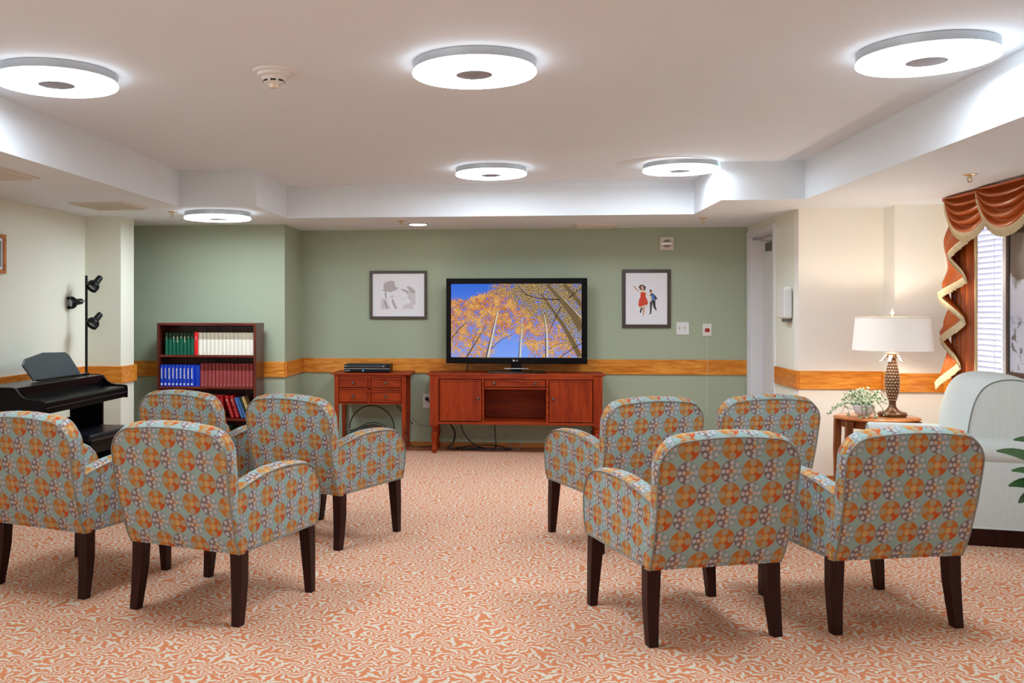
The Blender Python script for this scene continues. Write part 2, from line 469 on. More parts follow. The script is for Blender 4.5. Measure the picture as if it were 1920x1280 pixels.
# door in the side wall
b = B(); b.box(2.318, 2.335, 8.655, 8.72, 0, 2.18); b.box(2.318, 2.335, 9.60, 9.655, 0, 2.18); b.box(2.318, 2.335, 8.72, 9.60, 2.12, 2.18)
b.box(2.335, 2.52, 9.585, 9.60, 0, 2.13); b.box(2.335, 2.52, 8.72, 8.735, 0, 2.13); b.box(2.335, 2.52, 8.735, 9.585, 2.115, 2.13)
dj = struct(b.build('door_1', 'white', bevel=.004), 'white painted door frame with closed door')
b = B(); b.box(2.455, 2.497, 8.736, 9.584, .008, 2.114); b.build('door_leaf', 'white', dj, bevel=.003)
b = B(); b.box(2.385, 2.455, 8.98, 9.22, 1.96, 2.04); b.build('door_closer', 'pewter', dj, bevel=.006)
b = B(); b.tube([(2.42, 9.05, 2.045), (2.40, 9.25, 2.065), (2.37, 9.45, 2.09)], .008); b.box(2.34, 2.40, 9.43, 9.5, 2.085, 2.105); b.build('closer_arm', 'steel', dj, smooth=40)
# window
b = B()
b.box(XR - .012, XR + .0, 7.36, 7.43, .64, 2.18); b.box(XR - .012, XR, 6.79, 6.86, .64, 2.18); b.box(XR - .012, XR, 6.86, 7.36, 2.12, 2.18); b.box(XR - .03, XR, 6.78, 7.44, .62, .70)
for y0, y1 in ((7.325, 7.36), (6.86, 6.895)): b.box(XR, XR + .11, y0, y1, .70, 2.12)
b.box(XR, XR + .11, 6.895, 7.325, 2.08, 2.12); b.box(XR, XR + .11, 6.895, 7.325, .70, .74)
wn = struct(b.build('window_1', 'white', bevel=.004), 'white framed window behind the blinds')
b = B(); b.box(XR + .085, XR + .09, 6.895, 7.325, .74, 2.08); b.build('window_pane', 'glass', wn)
# chair rails (oak boards) and baseboards
RZ0, RZ1 = .757, .907
def board(name, mat, boxes, label):
    b = B()
    for q in boxes: b.box(*q)
    return struct(b.build(name, mat, bevel=.004), label)
board('trim_1', 'rail', [(-2.167, 2.334, YB - .022, YB, RZ0, RZ1)], 'oak chair rail across the back wall')
board('trim_2', 'raily', [(-2.19, -2.168, 8.908, YB, RZ0, RZ1)], 'short oak chair rail on the green wall return')
board('trim_3', 'rail', [(-4.4, -2.191, 8.908, 8.93, RZ0, RZ1)], 'oak chair rail behind the bookcase')
board('trim_4', 'raily', [(XL, XL + .022, -3.0, 8.037, RZ0, RZ1)], 'oak chair rail behind the piano')
board('trim_5', 'rail', [(XL, -3.438, 8.038, 8.06, RZ0, RZ1), (-3.46, -3.438, 8.06, 8.372, RZ0, RZ1), (-3.60, -3.46, 8.35, 8.372, RZ0, RZ1)], 'oak chair rail wrapping the cream pillar')
board('trim_6', 'raily', [(2.313, 2.335, 7.968, 8.64, RZ0, RZ1)], 'oak chair rail beside the door')
board('trim_7', 'rail', [(2.336, 2.981, 7.968, 7.99, RZ0, RZ1), (2.981, 3.003, 7.743, 7.99, RZ0, RZ1), (3.003, XR, 7.743, 7.765, RZ0, RZ1), (XR - .022, XR, 7.43, 7.743, RZ0, RZ1)], 'oak chair rail behind the table lamp')
def baseb(name, mat, segs, label):
    b = B()
    for x0, x1, y0, y1 in segs:
        b.box(x0, x1, y0, y1, 0, .052)
        g = .006
        b.box(x0 - (g if x1 - x0 < .05 else 0), x1 + (g if x1 - x0 < .05 else 0), y0 - (g if y1 - y0 < .05 else 0), y1, 0, .018)
    return struct(b.build(name, mat, bevel=.005), label)
baseb('baseboard_back', 'base', [(-2.165, 2.32, YB - .014, YB)], 'oak baseboard of the back wall')
baseb('baseboard_left', 'base', [(XL, XL + .014, -3, 8.05)], 'oak baseboard of the left wall')
baseb('baseboard_right', 'base', [(2.335, 2.989, 7.976, 7.99), (2.989, 3.003, 7.751, 7.976), (3.003, XR, 7.751, 7.765), (XR - .014, XR, -3, 7.75)], 'oak baseboard of the right wall')
baseb('baseboard_back_left', 'base', [(-4.4, -2.19, 8.916, 8.93), (-2.19, -2.176, 8.93, YB - .014)], 'oak baseboard behind the bookcase')

# ================================================================== CEILING THINGS
def ceiling_light(x, y, z, label, plate=None):
    t = thing('ceiling_light', (x, y, z), label, 'ceiling light', 'round ceiling lights')
    b = B(); b.lathe([(.272, -.040), (.276, -.038), (.276, -.002), (.270, 0)], n=72); b.build('housing', 'steel', t, smooth=40)
    b = B(); b.lathe([(.2700, -.0574), (.2740, -.057)], n=72, mi=0); b.lathe([(.2741, -.0568), (.2795, -.054), (.280, -.047), (.2765, -.0405)], n=72, mi=1); b.build('diffuser', ['diff', 'rim'], t, smooth=60)
    b = B(); b.lathe([(.080, -.0595), (.083, -.0585), (.083, -.0571)], n=40); b.build('centre_cap', 'cap', t, smooth=40)
    if plate:
        b = B(); b.lathe([(.36, -.006), (.365, -.004), (.365, 0)], (plate[0], plate[1], 0), n=64); b.build('backing_plate', 'white', t, smooth=40)
    return t
ceiling_light(-.172, 4.263, ZU, 'round ceiling light nearest the camera of the middle column, above the aisle')
ceiling_light(1.765, 4.227, ZU, 'large round ceiling light at upper right beside the soffit edge')
ceiling_light(-2.143, 4.260, ZU, 'round ceiling light at upper left, cut by the picture edge')
ceiling_light(-.168, 7.445, ZU, 'small-looking round ceiling light above the television')
ceiling_light(1.275, 7.360, ZU, 'round ceiling light with an offset white backing plate near the soffit step', plate=(-.12, .0))
ceiling_light(-2.495, 7.804, ZL, 'round ceiling light mounted on the low soffit above the bookcase')
# smoke detector
t = thing('smoke_detector', (-1.112, 4.322, ZU), 'white round smoke detector on the ceiling tray', 'smoke detector')
b = B(); b.lathe([(.062, -.030), (.074, -.026), (.078, -.012), (.094, -.010), (.098, 0)], n=40); b.build('base', 'plastic', t, smooth=30)
b = B(); b.lathe([(.040, -.062), (.048, -.058), (.050, -.046), (.060, -.0301)], n=40); b.build('sensor_head', 'plastic', t, smooth=30)
b = B()
for k in range(8):
    a = R(k * 45 + 10); b.box(.0485, .0505, -.013, .013, -.055, -.047, mat=Matrix.Rotation(a, 4, 'Z'))
b.build('vent_slots', 'dark', t)
b = B(); b.lathe([(.010, -.082), (.020, -.080), (.026, -.062)], n=20); b.build('lens', 'bead', t, smooth=30)
def sprinkler(x, y, label):
    t = thing('sprinkler_head', (x, y, ZL), label, 'sprinkler', 'ceiling sprinklers')
    b = B(); b.lathe([(.030, -.006), (.040, -.003), (.041, 0)], n=24); b.build('escutcheon', 'brass', t, smooth=30)
    b = B(); b.tube([(0, 0, -.006), (0, 0, -.022)], .009); b.tube([(-.010, 0, -.02), (-.013, 0, -.032), (-.004, 0, -.045)], .0028, 6); b.tube([(.010, 0, -.02), (.013, 0, -.032), (.004, 0, -.045)], .0028, 6)
    b.build('frame', 'brass', t, smooth=40)
    b = B(); b.lathe([(.013, -.049), (.014, -.047), (.006, -.045)], n=14); b.build('deflector', 'brass', t)
sprinkler(2.788, 6.072, 'brass ceiling sprinkler in front of the orange window valance')
sprinkler(1.707, 8.689, 'brass ceiling sprinkler on the soffit above the dancing couple picture')
sprinkler(-1.03, 8.696, 'brass ceiling sprinkler just left of the small recessed downlight')
sprinkler(-2.851, 7.69, 'small ceiling sprinkler left of the round light above the bookcase')
t = thing('recessed_downlight', (-.907, 9.035, ZL), 'small lit recessed downlight in the soffit near the back wall', 'downlight')
b = B(); b.lathe([(.088, -.006), (.100, -.004), (.103, 0)], n=32); b.build('trim_ring', 'pewter', t, smooth=40)
b = B(); b.lathe([(.078, -.0085), (.086, -.0062)], n=32); b.build('lens', 'down', t)
def vent(cx, cy, sx, sy, label, rot=0):
    t = thing('ceiling_vent', (cx, cy, ZL), label, 'air vent', 'ceiling air vents', rot)
    b = B(); hx, hy = sx / 2, sy / 2
    r0 = b.ring([(-hx, -hy, 0), (hx, -hy, 0), (hx, hy, 0), (-hx, hy, 0)]); g = .035
    r1 = b.ring([(-hx + .008, -hy + .008, -.012), (hx - .008, -hy + .008, -.012), (hx - .008, hy - .008, -.012), (-hx + .008, hy - .008, -.012)])
    b.bridge([r0, r1])
    b.build('frame', 'beigeplastic', t)
    b = B(); n = 9
    for k in range(n):
        y = -hy + g + (sy - 2 * g) * k / (n - 1); b.box(-hx + g, hx - g, y - .006, y + .002, -.020, -.0122)
    b.build('louvers', 'beigeplastic', t)
    return t
vent(-3.17, 7.17, .46, .46, 'beige square ceiling vent above the piano corner', R(-4))
vent(-3.16, 5.42, .42, .46, 'beige ceiling vent cut by the left picture edge')
vent(.81, 9.33, .42, .36, 'beige ceiling vent in the soffit above the television')

# ================================================================== ARMCHAIRS
Y_REAR = [(.30, -.285), (.36, -.318), (.45, -.348), (.58, -.380), (.75, -.408), (.90, -.425)]
def back_outline(hw, top, rc, n=9):
    """right half, bottom to top centre, as (x, z)"""
    z0 = .318
    pts = []
    for z in (z0, .37, .43, .50, .58, .66, top - rc - .02):
        k = min(1, (z - z0) / .45); pts.append((hw - .018 + .018 * k, z))
    for k in range(1, n + 1):
        a = R(90 * k / n)
        pts.append((hw - rc + rc * math.cos(a), top - rc - .012 + rc * math.sin(a)))
    for x in (.66, .33, 0): pts.append(((hw - rc) * x, top - .012 * x * x))
    return pts
def make_chair():
    t = thing('patterned_armchair', (0, 0, 0), 'x', 'armchair', 'patterned armchairs in two rows facing the television')
    # backrest
    b = B(); secs = [(0, .322, .878, .125), (.012, .330, .889, .128), (.035, .330, .900, .128), (.070, .318, .905, .125), (.100, .302, .897, .12), (.128, .282, .872, .11)]
    loops = []
    for dy, hw, top, rc in secs:
        h = back_outline(hw, top, rc)
        full = h + [(-x, z) for x, z in h[-2::-1]]
        loops.append(b.ring([(x, lerp(z, Y_REAR) + dy, z) for x, z in full]))
    nf = len(loops[0])
    b.bridge(loops, closed=True, cap=False)
    for lp, dy in ((loops[0], 0), (loops[-1], .02)):
        for i in range(nf // 2):
            j = nf - 1 - i
            q = [lp[i], lp[i + 1], lp[j - 1], lp[j]]
            if len(set(q)) >= 3:
                qq = []
                for v_ in q:
                    if v_ not in qq: qq.append(v_)
                b.bm.faces.new(qq)
    b.build('backrest', 'fabric', t, smooth=42, uv=True)
    h = back_outline(.324, .880, .125); full = h + [(-x, z) for x, z in h[-2::-1]]
    b = B(); b.tube([(x, lerp(z, Y_REAR) - .001, z) for x, z in full], .0038, 6); b.build('back_piping', 'piping', t, smooth=60)
    # arms
    prof = [(-.285, .325), (-.30, .50), (-.30, .597), (-.24, .615), (-.175, .632), (-.10, .647), (-.02, .656), (.06, .659), (.13, .658), (.20, .653), (.255, .643), (.30, .622), (.335, .590), (.358, .545), (.366, .495), (.364, .43), (.352, .37), (.335, .333)]
    for sgn in (-1, 1):
        b = B(); rings = []
        cy, cz = .05, .48
        for xo, k, dz in ((.302, 0, 0), (.292, .006, .003), (.262, .013, .006), (.232, .010, .004), (.212, 0, -.002), (.205, -.012, -.008)):
            pts = []
            for y, z in prof:
                d = Vector((y - cy, z - cz)); L_ = d.length
                y2, z2 = (y, z) if z < .34 else (y + d.x / L_ * k, z + d.y / L_ * k + dz * .5)
                pts.append((sgn * (xo + .018 * (y + .29) / .62), y2, z2))
            rings.append(b.ring(pts))
        b.bridge(rings)
        b.build('armrest', 'fabric', t, smooth=38, uv=True)
        b = B(); b.tube([(sgn * (.304 + .018 * (y + .29) / .62), y, z) for y, z in prof[1:]], .0036, 6); b.build('arm_piping', 'piping', t, smooth=60)
    # seat
    b = B(); b.hull([(0, .02, .320, .285, .30), (0, .02, .345, .285, .30), (0, .02, .40, .21, .30)]); 
    b.build('seat', 'fabric', t, uv=True)
    b = B(); b.box(-.203, .203, -.24, .335, .395, .475); b.build('seat_cushion', 'fabric', t, uv=True, bevel=.03, segs=3)
    b = B(); b.tube([(-.302, -.285, .322), (.302, -.285, .322), (.322, .335, .333), (-.322, .335, .333), (-.302, -.285, .322)], .0045, 6); b.build('base_piping', 'piping', t)
    for sx in (-1, 1):
        b = B(); b.hull([(sx * .279, -.258, .325, .031, .030), (sx * .283, -.260, .20, .029, .028), (sx * .287, -.270, .10, .025, .025), (sx * .290, -.284, 0, .021, .022)]); b.build('leg', 'leg', t, bevel=.003)
        b = B(); b.hull([(sx * .288, .295, .337, .031, .030), (sx * .298, .293, .20, .027, .027), (sx * .312, .288, 0, .019, .020)]); b.build('leg', 'leg', t, bevel=.003)
    return t
chair = make_chair()
chairs = [  # x, y, yaw, label
    (-2.254, 4.766, -19.5, 'patterned armchair at the left picture edge, in front of the piano'),
    (-1.394, 4.450, -19.4, 'patterned armchair nearest the camera on the left side of the aisle'),
    (-1.91, 6.05, -24, 'patterned armchair directly in front of the bookcase, mostly hidden'),
    (-1.14, 5.82, -27.5, 'patterned armchair in front of the small four-drawer table'),
    (.65, 5.88, 24, 'patterned armchair in front of the right end of the television console'),
    (.764, 4.367, 18.4, 'patterned armchair nearest the camera on the right side of the aisle'),
    (1.39, 6.11, 18, 'patterned armchair mostly hidden behind others, below the wall dispenser'),
    (1.605, 4.586, 14.3, 'patterned armchair in front of the pale blue-grey lounge chair'),
]
for i, (x, y, a, lb) in enumerate(chairs):
    c = chair if i == 0 else copy_tree(chair)
    c.location = (x, y, 0); c.rotation_euler.z = R(a); c['label'] = lb

# ================================================================== BOOKCASE AND BOOKS
BX0, BX1, BY0, BY1, BZ = -3.32, -2.37, 8.55, 8.84, 1.283
t = thing('bookcase', (BX0, BY0, 0), 'dark mahogany open bookcase full of books against the green wall', 'bookcase')
Wd = BX1 - BX0; Dp = BY1 - BY0
b = B(); b.box(0, .024, 0, Dp, 0, BZ); b.build('side_panel', 'mahog', t, bevel=.004)
b = B(); b.box(Wd - .024, Wd, 0, Dp, 0, BZ); b.build('side_panel', 'mahog', t, bevel=.004)
b = B(); b.box(.0241, Wd - .0241, 0, Dp, BZ - .022, BZ); b.build('top', 'mahogx', t, bevel=.003)
b = B(); b.box(.0241, Wd - .0241, Dp - .01, Dp, .08, BZ - .0221); b.build('back_panel', 'mahog', t)
SH = [.985, .690, .395, .10]
for z in SH:
    b = B(); b.box(.0241, Wd - .0241, .006, Dp - .0101, z - .022, z); b.build('shelf', 'mahogx', t, bevel=.003)
b = B(); b.box(.0241, Wd - .0241, .02, .035, 0, .0779); b.build('plinth', 'mahogx', t)
b = B()
for z in (1.03, 1.06, 1.09, 1.12): b.box(.0242, .0262, .03, .036, z, z + .006)
b.build('shelf_pin_holes', 'steel', t)

def font_mesh(txt, size, ext=.0004):
    cu = bpy.data.curves.new('lettering', 'FONT'); cu.body = txt; cu.size = size; cu.extrude = ext; cu.resolution_u = 2
    cu.align_x = 'CENTER'; cu.align_y = 'CENTER'
    o = bpy.data.objects.new('lettering', cu); COL.objects.link(o); bpy.context.view_layer.update()
    me = bpy.data.meshes.new_from_object(o.evaluated_get(bpy.context.evaluated_depsgraph_get()))
    bpy.data.objects.remove(o); return me
BK = {}
M['page'] = plain('book_pages', (.72, .68, .58), .8)
BK['green'] = book_mat('green_book_cloth', srgb(12, 92, 70), (.15, srgb(10, 34, 16)), .3)
BK['red'] = book_mat('bright_red_book_cloth', srgb(214, 24, 30), None, .4)
BK['white'] = book_mat('white_book_cloth', srgb(232, 230, 216), (.145, srgb(176, 166, 146)))
BK['blue'] = book_mat('blue_book_cloth', srgb(20, 62, 190), None, .35)
BK['maroon'] = book_mat('maroon_book_cloth', srgb(150, 66, 66), (.15, srgb(104, 30, 26)))
BK['crimson'] = book_mat('crimson_book_cloth', srgb(150, 14, 18), None, .35)
BK['steelblue'] = book_mat('steel_blue_book_cloth', srgb(62, 104, 160))
BK['darkgreen'] = book_mat('dark_green_book_cloth', srgb(22, 50, 24))
BK['tan'] = book_mat('tan_book_cloth', srgb(200, 168, 110))
BK['charcoal'] = book_mat('charcoal_book_cloth', srgb(26, 24, 24))
BK['ochre'] = book_mat('ochre_book_cloth', srgb(150, 104, 30))
M['gilt'] = plain('gilt_lettering', (.62, .56, .36), .35, .4)
M['print'] = plain('white_spine_print', (.80, .80, .80), .5)
def book(kind, w_, h, d=.19, bands=(), label='', group=None, lean=0, loc=(0, 0, 0), vtext=False, cat='book', emblem=None):
    """stands on its shelf, spine towards the room; origin at its base"""
    t = thing('book', loc, label, cat, group)
    t.rotation_euler.y = R(lean)
    b = B(); n = 6
    sp = [(-w_ / 2 + w_ * i / n, -.010 * math.sin(math.pi * i / n)) for i in range(n + 1)]
    inner = [(x * .93, y + .003) for x, y in sp]
    poly = sp + [(w_ / 2, d), (w_ / 2 - .003, d), (w_ / 2 - .003, .006), (-w_ / 2 + .003, .006), (-w_ / 2 + .003, d), (-w_ / 2, d)]
    b.prism(poly, 'Z', 0, h); b.build('cover', BK[kind], t, smooth=50)
    b = B(); b.box(-w_ / 2 + .0031, w_ / 2 - .0031, .0061, d - .004, .004, h - .004); b.build('pages', 'page', t)
    if bands:
        b = B()
        for z0, z1, k in bands:
            pts = [(x * k, y * 1 - .0006) for x, y in sp]
            b.prism(pts + [(x, y + .0015) for x, y in pts[::-1]], 'Z', z0, z1)
        b.build('spine_label', 'gilt' if kind not in ('blue', 'red') else 'print', t)
    if vtext:
        # upright run of small title strokes, unreadable in the photograph
        b = B(); z = h - .03
        rr = random.Random(int(w_ * 1e5) + vtext)
        while z > h * .38:
            hh = rr.uniform(.003, .007); ww = rr.uniform(.22, .36) * w_
            b.box(-ww * .5, ww * .5, -.0112, -.0085, z - hh, z); z -= hh + rr.uniform(.0015, .004)
        b.box(-w_ * .2, w_ * .2, -.0112, -.0080, .012, .030)
        b.build('spine_lettering', 'print', t)
    return t
def row(kind, xs, z, w_, h, label, group, **k):
    """one book with its parts, then copies of it"""
    first = None; out = []
    for i, x in enumerate(xs):
        if first is None: first = book(kind, w_, h, label=label, group=group, loc=(x, BY0 + .012, z), **k); out.append(first)
        else:
            c = copy_tree(first); c.location = (x, BY0 + .012 + random.uniform(0, .004), z); out.append(c)
    return out
s1, s2, s3, s4 = [q + .0005 for q in SH]
X0 = BX0 + .024
gx = [X0 + .0665 + .0354 * i for i in range(8)]
gb = [((.150, .172, .5),), ((.16, .165, .3),), ((.150, .172, .7), (.118, .140, .5)), ((.150, .172, .8), (.118, .142, .75)), ((.158, .172, .75),), ((.150, .172, .8), (.118, .142, .75)), ((.158, .172, .6),), ((.16, .17, .4),)]
pos = ['first', 'second', 'third', 'fourth', 'fifth', 'sixth', 'seventh', 'eighth']
for i in range(8):
    book('green', .0342, .205, bands=gb[i], label=pos[i] + ' from the left of the green books on the bookcase top shelf', group='green books on the top shelf', loc=(gx[i], BY0 + .012, s1))
book('red', .037, .212, bands=((.155, .170, .55), (.140, .146, .7)), label='bright red book between the green and white books', loc=(gx[-1] + .037, BY0 + .010, s1))
wx0 = gx[-1] + .037 + .020
nW = 14; wW = (BX1 - .026 - wx0) / nW
row('white', [wx0 + wW * (i + .5) for i in range(nW)], s1, wW - .001, .208, 'one of the white book set with taupe title bands, bookcase top shelf', 'white book set on the top shelf', bands=((.02, .024, .7),))
bx = [X0 + .021 + .0366 * i for i in range(9)]
for i, x in enumerate(bx):
    book('blue', .0352, .200, label=pos[i] + ' from the left of the slim blue books with white spine titles' if i < 8 else 'slim blue book next to the wide blue end book', group='blue books on the second shelf', loc=(x, BY0 + .012, s2), vtext=i + 1)
book('blue', .052, .196, label='wide plain blue book at the right end of the blue row', loc=(bx[-1] + .0455, BY0 + .03, s2))
mx0 = bx[-1] + .076; nM = 14; mW = (BX1 - .030 - mx0) / nM
row('maroon', [mx0 + mW * (i + .5) for i in range(nM)], s2, mW - .0015, .215, 'one of the faded maroon book set on the bookcase second shelf', 'maroon book set on the second shelf', bands=((.02, .023, .7),))
for i in range(6):
    book('crimson', .0355, .215, bands=((.17, .174, .8), (.15, .154, .8), (.09, .094, .8), (.05, .054, .8)), label='upright crimson book with gilt bands, ' + ['farthest left', 'second', 'third', 'fourth', 'fifth', 'rightmost'][i] + ' of its row on the third shelf', group='crimson books on the third shelf', loc=(X0 + .405 + .037 * i, BY0 + .012, s3))
LG = 'leaning books on the third shelf'; gl = ((.165, .182, .8), (.15, .154, .8), (.125, .135, .5), (.08, .084, .8), (.05, .054, .8), (.02, .026, .5))
for kd, wd_, hh_, ln, dx_, lb in (('crimson', .034, .215, -18, .700, 'leaning crimson book against the upright red row'), ('crimson', .034, .215, -18, .748, 'leaning crimson book touching the blue ones'),
                              ('steelblue', .026, .200, -21, .795, 'leaning steel blue book right of the crimson ones'), ('steelblue', .020, .196, -21, .823, 'thinner leaning blue book beside the dark green one'),
                              ('darkgreen', .014, .205, -21, .846, 'thin dark green leaning book on the third shelf'), ('tan', .014, .212, -21, .866, 'tan leaning book at the right end of the third shelf')):
    book(kd, wd_, hh_, bands=gl if kd == 'crimson' else (), lean=ln, label=lb, group=LG, loc=(X0 + dx_, BY0 + .012, s3 + wd_ / 2 * math.sin(R(-ln)) + .0005))
for i, (k_, lb) in enumerate((('ochre', 'ochre book on the bookcase bottom shelf'), ('charcoal', 'charcoal book right of the ochre one on the bottom shelf'), ('charcoal', 'charcoal book in the middle of the bottom shelf'), ('darkgreen', 'dark green book at the right on the bottom shelf'))):
    book(k_, .026, .225, bands=((.17, .19, .5),), label=lb, group='books on the bottom shelf', loc=(X0 + .56 + .034 * i, BY0 + .02, s4))

# ================================================================== CONSOLE, SIDE TABLE
t = thing('television_console', (0, 9.2, 0), 'wide cherry wood console with two doors, carrying the television', 'console')
b = B(); b.box(-.833, .889, -.015, .43, .765, .785); b.build('top', 'cherry', t, bevel=.006)
b = B()
b.box(-.80, .85, .40, .41, .30, .765)                        # back
b.box(-.72, .775, .012, .40, .295, .318)                     # bottom
b.box(-.72, .775, -.014, .012, .290, .314); b.box(-.72, .775, -.014, .012, .731, .765)
b.box(-.294, -.278, -.014, .40, .314, .731); b.box(.324, .349, -.014, .40, .314, .731)
b.box(-.278, .324, -.014, .012, .635, .651)
b.box(-.275, .322, .012, .40, .637, .648)
b.build('case', 'cherry', t, bevel=.002)
for x0, x1 in ((-.807, -.72), (.775, .862)):
    b = B(); b.box(x0, x1, -.005, .06, .275, .765); b.box(x0, x1, .345, .41, .275, .765); b.box(x0 + .01, x1 - .01, .06, .345, .29, .765); b.build('side_post', 'cherryz', t, bevel=.003)
    for y in (.03, .375):
        b = B(); cx = (x0 + x1) / 2
        b.lathe([(.016, 0), (.020, .012), (.030, .035), (.032, .05), (.022, .072), (.019, .085), (.026, .12), (.034, .17), (.034, .19), (.022, .215), (.030, .226), (.032, .235), (.022, .245), (.034, .258), (.036, .274)], (cx, y, 0), 20)
        b.build('leg', 'cherryz', t, smooth=35)
def panel_door(t, x0, x1, z0, z1, y, knobx, knobz, name='door'):
    b = B(); b.box(x0, x1, y - .006, y + .012, z0, z1)
    g_ = .016
    b.box(x0 + .002, x1 - .002, y - .013, y - .006, z0 + .002, z0 + g_); b.box(x0 + .002, x1 - .002, y - .013, y - .006, z1 - g_, z1 - .002)
    b.box(x0 + .002, x0 + g_, y - .013, y - .006, z0 + g_, z1 - g_); b.box(x1 - g_, x1 - .002, y - .013, y - .006, z0 + g_, z1 - g_)
    d_ = b.build(name, 'cherryz' if name == 'door' else 'cherry', t, bevel=.004)
    for kx in (knobx if isinstance(knobx, (list, tuple)) else [knobx]):
        b = B(); b.lathe([(.006, 0), (.006, .008), (.013, .012), (.015, .019), (.011, .026), (.003, .028)], n=14, mat=Matrix.Rotation(R(90), 4, 'X'), c=(kx, y - .006, knobz)); b.build('knob', 'pewter', d_, smooth=40)
panel_door(t, -.713, -.300, .320, .725, 0, -.335, .545)
panel_door(t, .355, .768, .320, .725, 0, .392, .545)
panel_door(t, -.272, .318, .657, .725, 0, (-.175, .222), .692, 'drawer')

CST = t
t = thing('side_table', (0, 9.2, 0), 'small cherry wood table with four drawers left of the console', 'table')
b = B(); b.box(-1.793, -.996, -.02, .45, .765, .782); b.build('top', 'cherry', t, bevel=.005)
b = B(); b.box(-1.715, -1.085, .022, .42, .478, .765); b.build('case', 'cherry', t)
b = B(); b.box(-1.715, -1.085, -.006, .0099, .744, .765); b.box(-1.715, -1.085, -.006, .0099, .619, .635); b.box(-1.715, -1.085, -.006, .0099, .478, .489); b.box(-1.416, -1.394, -.006, .0099, .489, .744); b.build('front_frame', 'cherry', t)
for x0, x1 in ((-1.709, -1.421), (-1.389, -1.091)):
    for z0, z1 in ((.640, .739), (.494, .614)):
        panel_door(t, x0, x1, z0, z1, .004, (x0 + x1) / 2, (z0 + z1) / 2, 'drawer')
for x in (-1.735, -1.065):
    for y in (.02, .42):
        b = B(); b.hull([(x, y, 0, .013, .013), (x, y, .47, .021, .021), (x, y, .765, .021, .021)]); b.build('leg', 'cherryz', t, bevel=.002)

SDT = t
# ================================================================== TELEVISION
t = thing('television', (.0375, 9.40, .785), 'large black flat-screen television showing autumn trees', 'television')
hw, z0, z1 = .696, .088, .935
b = B()
b.box(-hw, hw, -.02, .045, z0, z0 + .062); b.box(-hw, hw, -.02, .045, z1 - .055, z1); b.box(-hw, -hw + .048, -.02, .045, z0 + .062, z1 - .055); b.box(hw - .056, hw, -.02, .045, z0 + .062, z1 - .055)
b.box(-hw + .02, hw - .02, .0, .06, z0 + .02, z1 - .02)
b.build('bezel', 'black', t, bevel=.006)
# picture on the screen: a flat image
SX0, SX1, SZ0, SZ1 = -hw + .048, hw - .056, z0 + .062, z1 - .055
b = B(); f = b.face([(SX0, -.0015, SZ0), (SX1, -.0015, SZ0), (SX1, -.0015, SZ1), (SX0, -.0015, SZ1)])
uv = b.bm.loops.layers.uv.new('UVMap')
for l, c in zip(f.loops, ((0, 0), (1, 0), (1, 1), (0, 1))): l[uv].uv = c
def scr(px, py): return SX0 + (px - 172) / 1558 * (SX1 - SX0), SZ1 - (py - 150) / 880 * (SZ1 - SZ0)
def stroke(pts, w0, w1, mi, y):
    n = len(pts); P_ = [Vector(scr(*p)) for p in pts]; k = (SX1 - SX0) / 1558
    # smooth the line
    Q = []
    for i in range(n - 1):
        for j in range(5): Q.append(P_[i].lerp(P_[i + 1], j / 5))
    Q.append(P_[-1])
    for _ in range(3): Q = [Q[0]] + [(Q[i - 1] + Q[i] * 2 + Q[i + 1]) / 4 for i in range(1, len(Q) - 1)] + [Q[-1]]
    L_, R_ = [], []
    for i, p in enumerate(Q):
        d = (Q[min(i + 1, len(Q) - 1)] - Q[max(i - 1, 0)]).normalized(); nn = Vector((-d.y, d.x)); ww = (w0 + (w1 - w0) * i / (len(Q) - 1)) * k / 2
        cl = lambda q: (min(max(q.x, SX0), SX1), min(max(q.y, SZ0), SZ1))
        L_.append(cl(p + nn * ww)); R_.append(cl(p - nn * ww))
    for i in range(len(Q) - 1):
        q = [L_[i], L_[i + 1], R_[i + 1], R_[i]]
        if (Vector(q[0]) - Vector(q[3])).length > 1e-4 and (Vector(q[1]) - Vector(q[2])).length > 1e-4:
            b.face([(x, y, z) for x, z in q], mi)
for pts, a_, c_, mi in (([(1330, 150), (1480, 330), (1620, 500), (1735, 700)], 50, 90, 2), ([(1250, 270), (1430, 520), (1560, 720), (1715, 1020)], 22, 62, 2), ([(1520, 155), (1640, 290), (1732, 420)], 45, 50, 2),
                        ([(1362, 165), (1518, 330), (1658, 480), (1732, 556)], 3, 8, 1),
                        ([(612, 1029), (665, 800), (735, 470)], 38, 12, 1), ([(998, 1029), (1010, 850), (1030, 560)], 30, 9, 1), ([(1322, 1029), (1320, 740), (1290, 520)], 34, 10, 1),
                        ([(594, 1029), (650, 800), (728, 470)], 14, 4, 3), ([(985, 1029), (998, 850), (1024, 600)], 10, 3, 3), ([(1306, 1029), (1308, 740), (1285, 520)], 12, 4, 3),
                        ([(360, 1029), (460, 860), (600, 640)], 22, 7, 2), ([(970, 160), (1060, 280), (1240, 330), (1470, 340)], 6, 12, 3), ([(1480, 1025), (1600, 940), (1729, 860)], 8, 8, 3),
                        ([(650, 930), (760, 830), (900, 760)], 8, 4, 3), ([(1340, 740), (1400, 600), (1490, 420)], 6, 10, 3), ([(180, 800), (270, 690), (360, 610)], 10, 7, 3), ([(1340, 930), (1450, 870), (1560, 850)], 6, 3, 3), ([(430, 860), (460, 760), (500, 680)], 6, 3, 3), ([(1580, 320), (1650, 260), (1728, 200)], 14, 7, 3)):
    stroke(pts, a_, c_, mi, -.0019 if mi == 2 else (-.0023 if mi == 1 else -.0027))
b.build('screen', [M['screen'], emit('pale_birch_bark', srgb(206, 200, 190), .66), emit('brown_bark', srgb(112, 92, 64), .66), emit('dark_branches', srgb(58, 44, 36), .66)], t, recalc=False)
b = B(); b.box(-.05, .05, -.005, .045, .01, .11); b.build('neck', 'black', t, bevel=.004)
